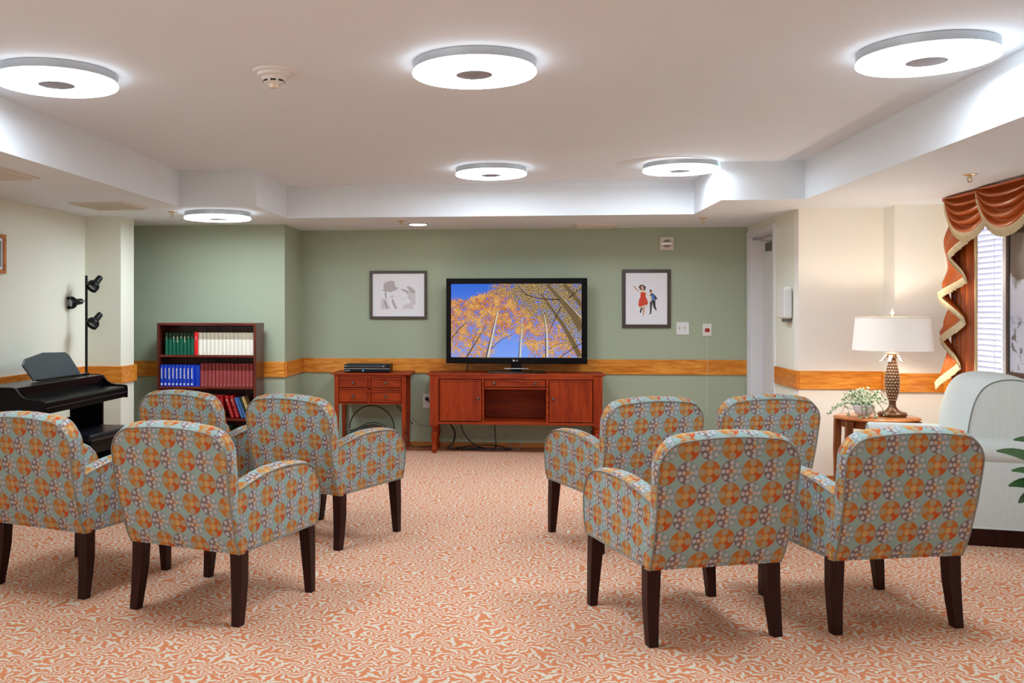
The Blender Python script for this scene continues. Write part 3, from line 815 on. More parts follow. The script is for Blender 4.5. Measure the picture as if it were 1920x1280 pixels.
b = B(); b.box(-.285, .285, -.12, .14, 0, .012); b.build('stand_base', 'black', t, bevel=.005)
b = B(); b.box(-.12, .12, -.03, .05, .036, .042); b.build('stand_plate', 'steel', t, bevel=.002)
me = font_mesh('LG', .022); o = bpy.data.objects.new('logo', me); me.materials.append(M['print']); COL.objects.link(o); o.parent = t; o.rotation_euler = (R(90), 0, 0); o.location = (.004, -.0206, z0 + .032)
b = B(); b.lathe([(.009, 0), (.009, .0008)], n=20, mat=Matrix.Rotation(R(90), 4, 'X'), c=(-.026, -.0203, z0 + .032)); b.build('logo_disc', 'print', t)
# video player
TVT = t
t = thing('video_player', (-1.4415, 9.27, .782), 'black video player with silver stripe on the small drawer table', 'video player')
b = B(); b.box(-.228, .228, 0, .26, .006, .082)
b.build('body', 'blackmatte', t, bevel=.003)
b = B(); b.box(-.229, .229, -.004, .003, .037, .0415); b.build('silver_stripe', 'steel', t)
b = B(); b.box(-.19, .19, -.0015, .0, .055, .072); b.build('tape_slot_door', 'rest', t)
b = B(); b.box(-.224, -.194, -.0018, 0, .063, .068); b.box(-.222, -.17, -.0018, 0, .018, .022); b.box(.16, .172, -.002, 0, .060, .067); b.build('printed_marks', 'print', t)
b = B(); b.box(-.045, -.030, -.002, 0, .018, .023); b.build('indicator_light', emit('blue_indicator', (.05, .3, 1), 3), t)
b = B()
for x in (-.2, .2):
    for y in (.03, .23): b.lathe([(.012, 0), (.012, .0059)], (x, y, 0), 10)
b.build('feet', 'blackmatte', t)
# basket
t = thing('wire_basket', (-1.415, 9.43, .006), 'wicker basket with black wire arch handle under the drawer table', 'basket')
def wave(x): return .205 + .035 * math.cos(x / .23 * math.pi)
b = B(); rings = []
for k, z in enumerate((0, .3, .65, 1.0)):
    pts = []
    for i in range(32):
        a = 2 * math.pi * i / 32; sx_ = .205 + .02 * z; x = sx_ * math.cos(a); y = (.10 + .015 * z) * math.sin(a)
        pts.append((x, y, .004 + (wave(x) - .02) * z))
    rings.append(b.ring(pts))
b.bridge(rings, cap=False); b.bm.faces.new(rings[0][::-1])
b.build('woven_body', 'wicker', t, smooth=50)
b = B()
for zo in (0, .022):
    pts = [(.227 * math.cos(2 * math.pi * i / 32), .117 * math.sin(2 * math.pi * i / 32), wave(.227 * math.cos(2 * math.pi * i / 32)) - .012 + zo) for i in range(33)]
    b.tube(pts, .004, 6)
b.build('wire_rim', 'cable', t, smooth=50)
b = B(); b.tube([(.228 * math.cos(R(a)), 0, .20 + .235 * math.sin(R(a))) for a in range(0, 181, 10)], .006, 8); b.build('handle', 'cable', t, smooth=50)
b = B(); b.box(-.15, .15, -.06, .06, .05, .19, mat=Matrix.Rotation(R(4), 4, 'Y')); tag(b.build('magazine_bundle', plain('brown_magazines', (.16, .11, .08), .6, var=.4, vs=40), None, loc=(-1.415, 9.43, .006), bevel=.006), 'brown bundle of magazines inside the wire basket', 'magazines')

# ================================================================== PICTURES
def picture_frame(t, w_, h, fw, mat='frame', d=.025):
    b = B()
    b.box(-w_ / 2, w_ / 2, -d, 0, 0, fw); b.box(-w_ / 2, w_ / 2, -d, 0, h - fw, h); b.box(-w_ / 2, -w_ / 2 + fw, -d, 0, fw, h - fw); b.box(w_ / 2 - fw, w_ / 2, -d, 0, fw, h - fw)
    return b.build('frame', mat, t, bevel=.004)
def flat(b, pts, y, mi): b.face([(x, y, z) for x, z in pts], mi)
g1 = plain('pencil_grey', (.50, .46, .48), .6); g2 = plain('light_pencil_grey', (.66, .63, .68), .6); g3 = plain('dark_pencil_line', (.30, .27, .30), .6)
t = thing('framed_sketch', (-1.1715, YB - .003, 1.312), 'dark framed grey sketch of two people in hats', 'picture')
picture_frame(t, .593, .498, .028)
b = B(); b.box(-.27, .27, -.012, -.004, .027, .471)
S = lambda px, py: (-.268 + (px - 230) / 1115 * .536, .470 - (py - 160) / 885 * .442)
def sp(pts, mi, y): flat(b, [S(*p) for p in pts], y, mi)
sp([(460, 380), (520, 335), (650, 302), (700, 330), (722, 440), (725, 470), (480, 505)], 1, -.0124)          # crown
sp([(425, 500), (470, 480), (730, 440), (800, 455), (740, 500), (620, 545), (500, 530)], 1, -.0125)          # brim
sp([(500, 530), (515, 530), (530, 690), (515, 690), (495, 600)], 3, -.0124)
sp([(410, 700), (470, 670), (540, 720), (620, 890), (410, 890)], 2, -.0123)
sp([(640, 720), (665, 670), (720, 790), (770, 888), (710, 888), (660, 800)], 1, -.0124)
sp([(470, 720), (500, 730), (560, 888), (530, 888)], 3, -.0126)
sp([(820, 485), (900, 480), (1010, 520), (990, 600), (960, 560), (880, 520)], 1, -.0123)
sp([(955, 450), (1000, 420), (1060, 440), (1155, 520), (1145, 570), (1040, 560), (1000, 480)], 1, -.0124)
sp([(1000, 540), (1145, 560), (1160, 800), (1080, 810), (1030, 700), (975, 650)], 2, -.0122)
sp([(860, 888), (930, 800), (1030, 770), (1100, 800), (1110, 888)], 2, -.0121)
sp([(600, 640), (680, 600), (690, 640), (630, 670)], 2, -.0122); sp([(850, 680), (940, 690), (930, 700), (860, 690)], 1, -.0122)
b.build('artwork', [M['paper'], g1, g2, g3], t, recalc=False)
t = thing('framed_print', (1.3395, YB - .003, 1.226), 'dark framed print of a woman in red and a man dancing', 'picture')
picture_frame(t, .479, .587, .034)
b = B(); b.box(-.208, .208, -.012, -.004, .033, .555)
S = lambda px, py: (-.205 + (px - 178) / 418 * .410, .553 - (py - 165) / 518 * .518)
def sp(pts, mi, y=-.0124): flat(b, [S(*p) for p in pts], y, mi)
SK, RD, BKc, BL, CR = 1, 2, 3, 4, 5
sp([(256, 295), (266, 290), (275, 305), (315, 345), (308, 352), (268, 318)], SK)
sp([(312, 345), (345, 335), (380, 348), (386, 375), (330, 375)], CR)
sp([(330, 365), (350, 358), (383, 368), (380, 400), (398, 440), (406, 478), (370, 490), (318, 510), (308, 490), (312, 440), (328, 410)], RD, -.0126)
sp([(320, 510), (400, 482), (408, 500), (350, 520)], CR, -.0123)
sp([(350, 512), (374, 508), (362, 595), (350, 595)], SK); sp([(332, 514), (350, 516), (330, 572), (320, 560)], BKc)
sp([(310, 305), (330, 284), (355, 285), (382, 305), (378, 335), (355, 345), (325, 335)], BKc, -.0123)
sp([(330, 296), (352, 294), (366, 320), (352, 346), (335, 330)], SK, -.0125)
sp([(384, 365), (400, 380), (425, 400), (420, 410), (395, 390)], CR)
sp([(418, 340), (432, 334), (446, 345), (446, 372), (430, 378), (420, 365)], SK); sp([(416, 345), (430, 332), (448, 345), (440, 350), (424, 352)], BKc, -.0126)
sp([(430, 378), (456, 370), (480, 395), (500, 430), (480, 432), (476, 445), (436, 445), (422, 400)], BKc)
sp([(440, 385), (465, 378), (474, 440), (446, 445)], BL, -.0127)
sp([(424, 398), (440, 395), (442, 445), (420, 465)], CR, -.0125)
sp([(424, 444), (478, 440), (480, 500), (492, 540), (484, 544), (458, 510), (448, 460), (438, 570), (424, 572)], BKc)
sp([(412, 575), (436, 568), (438, 576), (414, 582)], BKc)
b.build('artwork', [M['paper'], plain('skin_ink', (.68, .38, .26), .6), plain('red_ink', (.70, .06, .02), .6), plain('black_ink', (.03, .028, .03), .6), plain('blue_ink', (.08, .22, .62), .6), plain('cream_ink', (.78, .70, .55), .6)], t, recalc=False)
# wall fittings on the back wall
t = thing('fire_alarm_strobe', (1.541, YB - .001, 2.003), 'beige square fire alarm strobe high on the back wall', 'fire alarm')
b = B(); b.box(-.07, .07, -.03, 0, 0, .135); b.build('housing', 'beigeplastic', t, bevel=.006)
b = B(); b.lathe([(.036, 0), (.040, .004), (.040, .008)], n=24, mat=Matrix.Rotation(R(90), 4, 'X'), c=(0, -.03, .068)); b.build('speaker_disc', plain('olive_grille', (.26, .22, .15), .5), t)
b = B(); b.box(-.052, .052, -.052, -.039, .052, .082); b.build('strobe_lens', plain('clear_lens', (.85, .82, .8), .1, .3), t, bevel=.006)
t = thing('light_switch', (1.700, YB - .001, 1.157), 'white double light switch plate right of the dancing print', 'light switch')
b = B(); b.box(-.063, .063, -.007, 0, 0, .128); b.build('plate', 'white', t, bevel=.003)
for x in (-.025, .025):
    b = B(); b.box(x - .005, x + .005, -.018, -.0072, .056, .078); b.build('toggle', 'plastic', t, bevel=.002)
b = B()
for x in (-.025, .025): b.box(x - .009, x - .0052, -.0078, -.0068, .052, .082)
b.build('toggle_slots', 'dark', t)
t = thing('emergency_pull_station', (1.9375, YB - .001, 1.146), 'small white emergency call plate with red rocker and hanging cord', 'call switch')
b = B(); b.box(-.044, .044, -.012, 0, 0, .124); b.build('plate', 'plastic', t, bevel=.003)
b = B(); b.box(-.022, .022, -.022, -.0122, .040, .076); b.build('rocker', plain('red_plastic', (.42, .02, .012), .3), t, bevel=.003)
b = B(); b.tube([(0, -.014, .004), (.001, -.026, -.2), (-.001, -.028, -.45), (0, -.026, -.80)], .0014, 5); b.build('pull_cord', 'plastic', t)
t = thing('wall_outlet', (-.875, YB - .001, .40), 'white wall outlet with black plug between table and console', 'outlet')
b = B(); b.box(-.044, .044, -.007, 0, 0, .142); b.build('plate', 'white', t, bevel=.003)
b = B(); b.box(-.018, .018, -.009, -.0071, .076, .112); b.box(-.018, .018, -.009, -.0071, .028, .064); b.build('sockets', 'plastic', t, bevel=.002)
b = B(); b.lathe([(.019, .0), (.021, .012), (.017, .034), (.008, .042)], n=16, mat=Matrix.Rotation(R(90), 4, 'X'), c=(-.875, YB - .0102, .492)); b.tube([(-.875, YB - .045, .492), (-.86, YB - .058, .485), (-.835, YB - .05, .45), (-.822, YB - .04, .38)], .005, 8)
tag(b.build('power_plug', 'cable', smooth=40), 'black power plug in the outlet beside the console', 'plug')
# cords
def cord(pts, r, mat, label, n=6):
    P_ = [Vector(p) for p in pts]; Q = []
    for i in range(len(P_) - 1):
        p0 = P_[max(i - 1, 0)]; p1 = P_[i]; p2 = P_[i + 1]; p3 = P_[min(i + 2, len(P_) - 1)]
        for k in range(n):
            u = k / n
            Q.append(.5 * ((2 * p1) + (p2 - p0) * u + (2 * p0 - 5 * p1 + 4 * p2 - p3) * u * u + (3 * p1 - p0 - 3 * p2 + p3) * u ** 3))
    Q.append(P_[-1]); b = B(); b.tube(Q, r, 6)
    o = b.build('power_cord', mat, (TVT if pts[0][2] > .8 else CST if pts[0][0] > -.9 else SDT), smooth=60); o.matrix_parent_inverse = Matrix.Translation(-o.parent.location)
    o['label'] = label; return o
zf = .012
cord([(-1.02, 9.60, .30), (-.96, 9.62, .235), (-.88, 9.62, .225), (-.86, 9.61, .235), (-.842, 9.60, .245)], .006, 'greycable', 'grey cord sagging between the drawer table and the console')
cord([(-.70, 9.5, .29), (-.64, 9.5, .27), (-.58, 9.5, .17), (-.60, 9.5, .06), (-.66, 9.48, zf), (-.55, 9.46, zf), (-.3, 9.5, zf + .004)], .009, 'cable', 'thick black cord looping down at the left end under the console')
cord([(-.52, 9.52, .30), (-.50, 9.52, .18), (-.42, 9.50, .08), (-.3, 9.48, .02), (-.15, 9.46, zf), (.0, 9.5, zf)], .006, 'cable', 'black cord curving to the floor under the left console door')
cord([(-.18, 9.52, .30), (-.175, 9.52, .15), (-.17, 9.5, .03), (-.25, 9.47, zf), (-.45, 9.44, zf), (-.62, 9.46, zf)], .006, 'cable', 'black cord hanging straight down under the console middle')
cord([(-.06, 9.55, .16), (-.03, 9.52, .06), (.0, 9.48, .012), (.05, 9.46, zf), (.08, 9.47, .05), (.085, 9.47, .10)], .005, 'greycable', 'pale grey cord standing up from the cord tangle')
cord([(-.62, 9.42, zf), (-.5, 9.47, .03), (-.38, 9.43, .05), (-.25, 9.44, .055), (-.12, 9.47, .04), (-.05, 9.43, zf), (-.2, 9.40, zf), (-.4, 9.41, .02), (-.5, 9.43, zf)], .007, 'cable', 'tangled pile of black cord on the floor under the console')
cord([(-1.2, 9.60, .47), (-1.16, 9.61, .40), (-1.08, 9.61, .30), (-1.02, 9.61, .24)], .006, 'cable', 'black cord behind the right leg of the drawer table')
cord([(-1.15, 9.61, .43), (-1.11, 9.61, .28), (-1.08, 9.61, .12), (-1.02, 9.60, zf), (-.9, 9.56, zf), (-.78, 9.54, .03)], .004, 'cable', 'thin black cord running from the drawer table to the floor')
cord([(-.44, 9.47, .9), (-.45, 9.46, .84), (-.455, 9.46, .80), (-.45, 9.55, .793)], .006, 'cable', 'short black cord hanging behind the television above the console')

# ================================================================== DISPENSER, LEFT WALL PICTURE
t = thing('soap_dispenser', (2.334, 8.25, 1.31), 'white wall dispenser on the wall beside the door', 'dispenser')
b = B(); b.box(-.065, 0, -.10, .13, 0.02, .29); b.build('housing', 'plastic', t, bevel=.02, segs=3)
b = B(); b.box(-.075, -.01, -.115, -.1002, .03, .26); b.build('cover', plain('grey_translucent_plastic', (.66, .67, .68), .25), t, bevel=.012)
b = B(); b.box(-.055, -.01, -.09, .03, -.005, .0199); b.build('nozzle', 'pewter', t, bevel=.004)
t = thing('framed_picture', (XL + .003, 6.44, 1.674), 'wood framed picture cut off at the left picture edge', 'picture')
b = B(); hh, ww = .292, .265
b.box(0, .025, -ww, ww, 0, .03); b.box(0, .025, -ww, ww, hh - .03, hh); b.box(0, .025, ww - .03, ww, .03, hh - .03); b.box(0, .025, -ww, -ww + .03, .03, hh - .03)
b.build('frame', 'tabletop', t, bevel=.004)
b = B(); b.box(.002, .010, -ww + .029, ww - .029, .029, hh - .029); b.build('mat_board', 'paper', t)
b = B(); b.box(.0101, .0115, -ww + .05, ww - .05, .05, hh - .05); b.build('artwork', plain('grey_green_print', (.16, .22, .20), .5, var=.3), t)

# ================================================================== PIANO, BENCH, FLOOR LAMP
t = thing('digital_piano', (-3.095, 5.98, 0), 'black upright digital piano with closed lid against the left wall', 'piano')
PL = 1.37
prof = [(0, .70), (0, .785), (-.006, .797), (-.02, .802), (-.10, .806), (-.14, .815), (-.17, .835), (-.19, .862), (-.205, .880), (-.225, .886), (-.50, .890), (-.50, .70)]
for y0, y1, nm in ((0, .022, 'end_cheek'), (PL - .022, PL, 'end_cheek')):
    b = B(); b.prism(prof, 'Y', y0, y1); b.build(nm, 'black', t, bevel=.003)
b = B(); b.prism([(-.005, .705), (-.005, .78), (-.02, .792), (-.20, .797), (-.20, .705)], 'Y', .0221, PL - .0221); b.build('key_lid', 'black', t, bevel=.003)
b = B(); b.box(-.495, -.2001, .0221, PL - .0221, .705, .882); b.build('cabinet_top', 'black', t, bevel=.004)
b = B(); b.box(-.0045, .001, .03, PL - .03, .7445, .7475); b.build('front_moulding', 'rest', t)
for y in (.03, PL - .065):
    b = B(); b.box(-.46, -.19, y, y + .035, .05, .6999); b.build('side_support', 'black', t, bevel=.003)
    b = B(); b.box(-.50, -.02, y - .008, y + .043, 0, .0499); b.build('foot', 'black', t, bevel=.006)
b = B(); b.box(-.40, -.38, .0651, PL - .0651, .22, .56); b.build('back_board', 'black', t)
b = B(); b.tube([(-.30, .45, .06), (-.22, .45, .05)], .01); b.tube([(-.30, .52, .06), (-.22, .52, .05)], .01); b.box(-.36, -.29, .40, .57, .005, .09); b.build('pedals', 'brass', t)
# music rest
b = B(); mt = Matrix.Translation((-.36, 0, .890)) @ Matrix.Rotation(R(-18), 4, 'Y')
poly = [(.46, 0), (1.16, 0), (1.09, .15), (1.04, .185), (.95, .198), (.70, .195), (.53, .175), (.47, .15)]
poly = [(.55, 0), (1.30, 0), (1.20, .165), (1.15, .192), (.80, .205), (.52, .170), (.46, .125)]
r0 = b.ring([mt @ Vector((0, y, z)) for y, z in poly]); r1 = b.ring([mt @ Vector((-.012, y, z)) for y, z in poly]); b.bridge([r0, r1]); b.build('music_rest', 'rest', t, bevel=.003)
b = B(); b.box(-.355, -.31, .56, 1.34, .886, .898); b.build('rest_ledge', 'black', t, bevel=.002)
b = B(); b.box(-.215, -.2095, .90, .96, .862, .868, mat=None); b.build('maker_plate', 'print', t)

t = thing('piano_bench', (-3.14, 6.86, 0), 'low black piano bench with padded vinyl seat tucked under the piano', 'bench', rotz=R(-6))
b = B(); b.box(-.15, .15, -.32, .32, .445, .50); b.build('padded_seat', 'vinyl', t, bevel=.018, segs=3)
b = B(); b.box(-.14, .14, -.30, .30, .36, .4449); b.build('apron', 'black', t, bevel=.003)
for y in (-.30, .265):
    b = B(); b.box(-.13, .13, y, y + .035, 0, .36); b.build('leg_panel', 'black', t, bevel=.004)

t = thing('floor_lamp', (-3.633, 7.75, 0), 'black three-head spotlight floor lamp behind the piano', 'floor lamp')
b = B(); b.lathe([(.13, 0), (.13, .012), (.12, .022), (.02, .03)], n=32); b.build('base', 'blackmatte', t, smooth=40)
b = B(); b.tube([(0, 0, .028), (0, 0, 1.70)], .011, 12); b.build('pole', 'blackmatte', t, smooth=40)
def head(pos, dirv, at):
    d = Vector(dirv).normalized(); q = d.to_track_quat('Z', 'Y').to_matrix().to_4x4()
    mm = Matrix.Translation(pos) @ q
    b = B(); b.lathe([(.010, -.095), (.022, -.090), (.026, -.080), (.028, -.02), (.046, -.005), (.054, .012), (.054, .022), (.051, .026), (.054, .030), (.052, .052), (.046, .052), (.040, .035)], n=28, mat=mm); h_ = b.build('spot_head', 'blackmatte', t, smooth=35)
    b = B(); b.lathe([(.030, .024), (.036, .0345), (.010, .038)], n=20, mat=mm); b.build('bulb', plain('frosted_bulb', (.45, .50, .52), .2), h_, smooth=40)
    b = B(); b.tube([at, tuple(Vector(pos) + q.to_3x3() @ Vector((0, 0, -.04)))], .006, 8); b.build('swivel_arm', 'steel', h_)
head((.072, 0, 1.625), (-.28, -.55, -.62), (0, 0, 1.645))
head((-.115, 0, 1.470), (-.42, -.9, -.12), (0, 0, 1.487))
head((.072, 0, 1.308), (-.28, -.55, -.62), (0, 0, 1.328))

# ================================================================== END TABLE, LAMP, IVY
t = thing('end_table', (2.665, 7.22, -.035), 'oval amber wood end table under the table lamp', 'table')
b = B(); b.lathe([(.27, .636), (.292, .640), (.300, .648), (.292, .656), (.284, .660)], n=56, sy=.88); b.build('tabletop', 'tabletop', t, smooth=40)
b = B(); b.lathe([(.245, .58), (.245, .6355)], n=48, sy=.84); b.build('apron', 'tableleg', t, smooth=40)
for a in (45, 135, 225, 315):
    b = B(); cx, cy = .315 * math.cos(R(a)), .285 * math.sin(R(a))
    cx, cy = .245 * (1 if cx > 0 else -1), .12 * (1 if cy > 0 else -1)
    b.hull([(cx, cy, .0355, .014, .014), (cx * .99, cy, .40, .022, .022), (cx * .96, cy, .6355, .024, .024)]); b.build('leg', 'tableleg', t, bevel=.003)
b = B(); b.lathe([(.20, .20), (.205, .21), (.20, .22)], n=40, sy=.6); b.build('lower_shelf', 'tableleg', t)
t = thing('table_lamp', (2.775, 7.22, .6255), 'bronze pineapple table lamp with white drum shade on the end table', 'table lamp')
b = B(); b.lathe([(.085, 0), (.095, .006), (.096, .020), (.088, .028), (.060, .034), (.040, .046), (.026, .066), (.021, .085), (.027, .090), (.021, .095)], n=40); b.build('base', 'bronze', t, smooth=35)
body = lambda z: .021 + .029 * math.sin(math.pi * min(1, max(0, (z - .095) / .31)) ** .92)
b = B(); b.lathe([(body(.095 + .31 * k / 60) * (1 + .05 * math.cos(k / 60 * 2 * math.pi * 15)), .095 + .31 * k / 60) for k in range(61)], n=32); b.build('body', 'bronze', t, smooth=60)
b = B()
for k in range(1, 14):
    z = .095 + .31 * k / 15; r = body(z) + .001
    for i in range(14):
        a = 2 * math.pi * (i + .5 * (k % 2)) / 14; b.sphere((r * math.cos(a), r * math.sin(a), z), .0042, 6)
bd = b.build('beading', 'bead', t, smooth=60)
b = B(); b.lathe([(.020, .405), (.034, .415), (.038, .428), (.030, .434), (.040, .440), (.042, .446), (.012, .450)], n=28); b.build('collar', 'brass', t, smooth=35)
for a in (5, 70, 125, 180, 235, 300):
    b = B(); c_, s_ = math.cos(R(a)), math.sin(R(a))
    path = [(.030, .440), (.045, .432), (.060, .412), (.073, .394), (.090, .389), (.098, .393)]; wd = [.010, .012, .012, .010, .007, .003]
    L1 = []; 
    for k, ((r_, z_), w_) in enumerate(zip(path, wd)): L1.append(b.ring([(r_ * c_ - s_ * w_, r_ * s_ + c_ * w_, z_), (r_ * c_ + s_ * w_, r_ * s_ - c_ * w_, z_), (r_ * c_ + s_ * w_, r_ * s_ - c_ * w_, z_ - .003), (r_ * c_ - s_ * w_, r_ * s_ + c_ * w_, z_ - .003)]))
    b.bridge(L1); b.build('leaf_scroll', plain('pale_pewter', (.50, .44, .40), .25, .7), t, smooth=50)
b = B(); b.tube([(0, 0, .45), (0, 0, .735)], .005, 8); b.build('stem', 'brass', t)
b = B(); zb, zt = .468, .700
ro = [b.ring([(r * math.cos(2 * math.pi * i / 56), r * math.sin(2 * math.pi * i / 56), z) for i in range(56)]) for r, z in ((.262, zb), (.240, zt), (.236, zt), (.258, zb))]
b.bridge(ro, cap=False); n_ = 56
for i in range(n_): b.bm.faces.new((ro[3][i], ro[3][(i + 1) % n_], ro[0][(i + 1) % n_], ro[0][i]))
b.build('lamp_shade', 'shade', t, smooth=40)
b = B(); b.tube([(.241 * math.cos(2 * math.pi * i / 56), .241 * math.sin(2 * math.pi * i / 56), zt) for i in range(57)], .003, 6); b.tube([(-.238, 0, zt - .004), (.238, 0, zt - .004)], .002, 6); b.build('shade_ring', 'bead', t)
b = B(); b.sphere((0, 0, .735), .013, 14, sz=1.1); b.sphere((0, 0, .755), .007, 10); b.build('finial', 'bead', t, smooth=60)
lt = bpy.data.lights.new('lamp_bulb_glow', 'POINT'); lt.energy = 10; lt.color = (1, .88, .74); lt.shadow_soft_size = .04
lo = bpy.data.objects.new('lamp_bulb_glow', lt); lo.location = (0, 0, .58); lo.parent = t; COL.objects.link(lo)

t.scale = (1.035, 1.035, 1.035)
t = thing('potted_ivy', (2.545, 7.14, .6255), 'variegated ivy in a white footed bowl left of the table lamp', 'potted plant')
b = B(); b.lathe([(.040, .012), (.055, .022), (.070, .055), (.076, .088), (.070, .090), (.066, .080)], n=32); b.build('bowl', 'pot', t, smooth=40)
b = B()
for a in (20, 140, 260): b.sphere((.036 * math.cos(R(a)), .036 * math.sin(R(a)), .009), .009, 8)
b.build('bowl_feet', 'pot', t)
b = B(); b.lathe([(.066, .070), (.066, .078)], n=24); b.build('soil', 'soil', t)
rr = random.Random(3); sb = B(); fb = B()
def leaf(b, c, s_, n_, up):
    n_ = Vector(n_).normalized(); a = Vector(up).cross(n_)
    a = a.normalized() if a.length > 1e-3 else Vector((1, 0, 0)); u_ = n_.cross(a).normalized(); c = Vector(c)
    pts = [(0, -.5), (.35, -.35), (.55, 0), (.25, .25), (0, .7), (-.25, .25), (-.55, 0), (-.35, -.35)]
    mid = c + n_ * s_ * .12
    vs = [b.bm.verts.new(c + a * x * s_ + u_ * y * s_) for x, y in pts]; vm = b.bm.verts.new(mid)
    for i in range(8): b.bm.faces.new((vs[i], vs[(i + 1) % 8], vm))
for k in range(30):
    a = rr.uniform(0, 2 * math.pi); L_ = rr.uniform(.07, .15); lift = rr.uniform(.05, .13)
    if k < 4: a = math.pi + rr.uniform(-.3, .2); L_ = .21; lift = .035
    pts = []
    for i in range(7):
        u_ = i / 6; r = .03 + L_ * u_; z = .085 + lift * math.sin(u_ * 2.3) - (.10 if k >= 4 else .075) * u_ * u_ * (1.2 if lift < .08 else .5)
        pts.append((r * math.cos(a), r * math.sin(a) * .8, z))
    sb.tube(pts, .0014, 4)
    for i in range(1, 7):
        for j in range(2):
            p = Vector(pts[i]) + Vector((rr.uniform(-.014, .014), rr.uniform(-.014, .014), rr.uniform(-.006, .012)))
            leaf(fb, p, rr.uniform(.013, .023), (rr.uniform(-1, 1), rr.uniform(-1.6, .2), rr.uniform(-.1, 1)), (rr.uniform(-.4, .4), 0, 1))
for k in range(26):
    p = (rr.uniform(-.02, .04), rr.uniform(-.03, .03), rr.uniform(.11, .215)); leaf(fb, (p[0] + .0, p[1], p[2]), rr.uniform(.016, .026), (rr.uniform(-1, 1), rr.uniform(-1.6, 0), .4), (0, 0, 1))
sb.build('stems', 'stem', t); o = fb.build('foliage', 'ivy', t, recalc=False); o['kind'] = 'stuff'

# ================================================================== PALE LOUNGE CHAIR
t = thing('lounge_chair', (0, 0, 0), 'pale blue-grey rolled-arm lounge chair below the window', 'armchair')
t.location = (2.79, 6.32, 0); t.rotation_euler.z = R(-11)
ox, oy = -2.72, -6.32
def lb(name, mat, fn, **k):
    b = B(); fn(b)
    for v_ in b.bm.verts: v_.co += Vector((ox, oy, 0))
    return b.build(name, mat, t, **k)
lb('plinth', 'leg', lambda b: b.box(2.34, 3.16, 5.905, 6.675, 0, .104), bevel=.004)
def arm(y0, y1, out):
    def fn(b):
        # section across the arm: straight panel below, scroll on top
        cy = (y0 + y1) / 2; r = .082
        sec = [(y0 + .022, .106), (y0 + .022, .48)] + [(cy + r * math.cos(R(a)),   .560 + r * math.sin(R(a))) for a in range(225, -46, -15)] + [(y1 - .022, .48), (y1 - .022, .106)]
        rings = [b.ring([(x, cy + (y - cy) * k, z if z < .2 else .106 + (z - .106) * kz) for y, z in sec]) for x, k, kz in ((2.275, .9, .985), (2.29, 1, 1), (2.6, 1, 1), (3.12, 1, .995))]
        b.bridge(rings)
    return fn
lb('armrest', 'sofa', arm(5.88, 6.05, -1), smooth=40)
lb('armrest', 'sofa', arm(6.53, 6.70, 1), smooth=40)
lb('seat', 'sofa', lambda b: b.box(2.31, 2.95, 6.0285, 6.5515, .106, .33), bevel=.01)
lb('seat_cushion', 'sofa', lambda b: b.box(2.29, 2.80, 6.045, 6.535, .331, .47), bevel=.035, segs=4)
def backf(b):
    # side section swept across the chair's width with a crowned top
    sec = [(2.70, .40), (2.715, .60), (2.74, .78), (2.775, .89), (2.83, .960), (2.93, .99), (3.05, .975), (3.10, .92), (3.12, .80), (3.14, .40), (3.15, .106), (2.90, .106)]
    for _ in range(2): sec = [q for a_, c_ in zip(sec, sec[1:] + sec[:1]) for q in (((a_[0] * .75 + c_[0] * .25), (a_[1] * .75 + c_[1] * .25)), ((a_[0] * .25 + c_[0] * .75), (a_[1] * .25 + c_[1] * .75)))] if True else sec
    sec = [(x, max(z, .106)) for x, z in sec]
    n = 12; rings = []
    for i in range(n + 1):
        u = i / n; y = 5.945 + .71 * u; cr = math.sin(math.pi * u) ** .35
        rings.append(b.ring([(x - .025 * cr * (1 if x < 2.95 else 0), y, z + (.025 * cr if z > .7 else 0)) for x, z in sec]))
    b.bridge(rings)
lb('backrest', 'sofa', backf, smooth=45)
def smooth_line(p, k=2):
    p = [Vector(q) for q in p]
    for _ in range(k): p = [p[0]] + [q for a_, c_ in zip(p, p[1:]) for q in (a_ * .75 + c_ * .25, a_ * .25 + c_ * .75)] + [p[-1]]
    return p
lb('back_piping', 'sofapipe', lambda b: b.tube(smooth_line([(2.700, 5.943, .42), (2.713, 5.943, .60), (2.738, 5.943, .78), (2.773, 5.943, .893), (2.83, 5.943, .963), (2.93, 5.943, .993), (3.05, 5.943, .978), (3.10, 5.943, .922), (3.12, 5.943, .80)]), .004, 8), smooth=60)
lb('arm_piping', 'sofapipe', lambda b: [b.tube([(2.273, cy + .072 * math.cos(R(a)),   .556 + .073 * math.sin(R(a))) for a in range(-45, 226, 15)], .004, 6) for cy in (5.965, 6.615)], smooth=60)
lb('base_piping', 'sofa', lambda b: b.tube([(2.30, 5.90, .108), (3.15, 5.90, .108)], .006, 6))

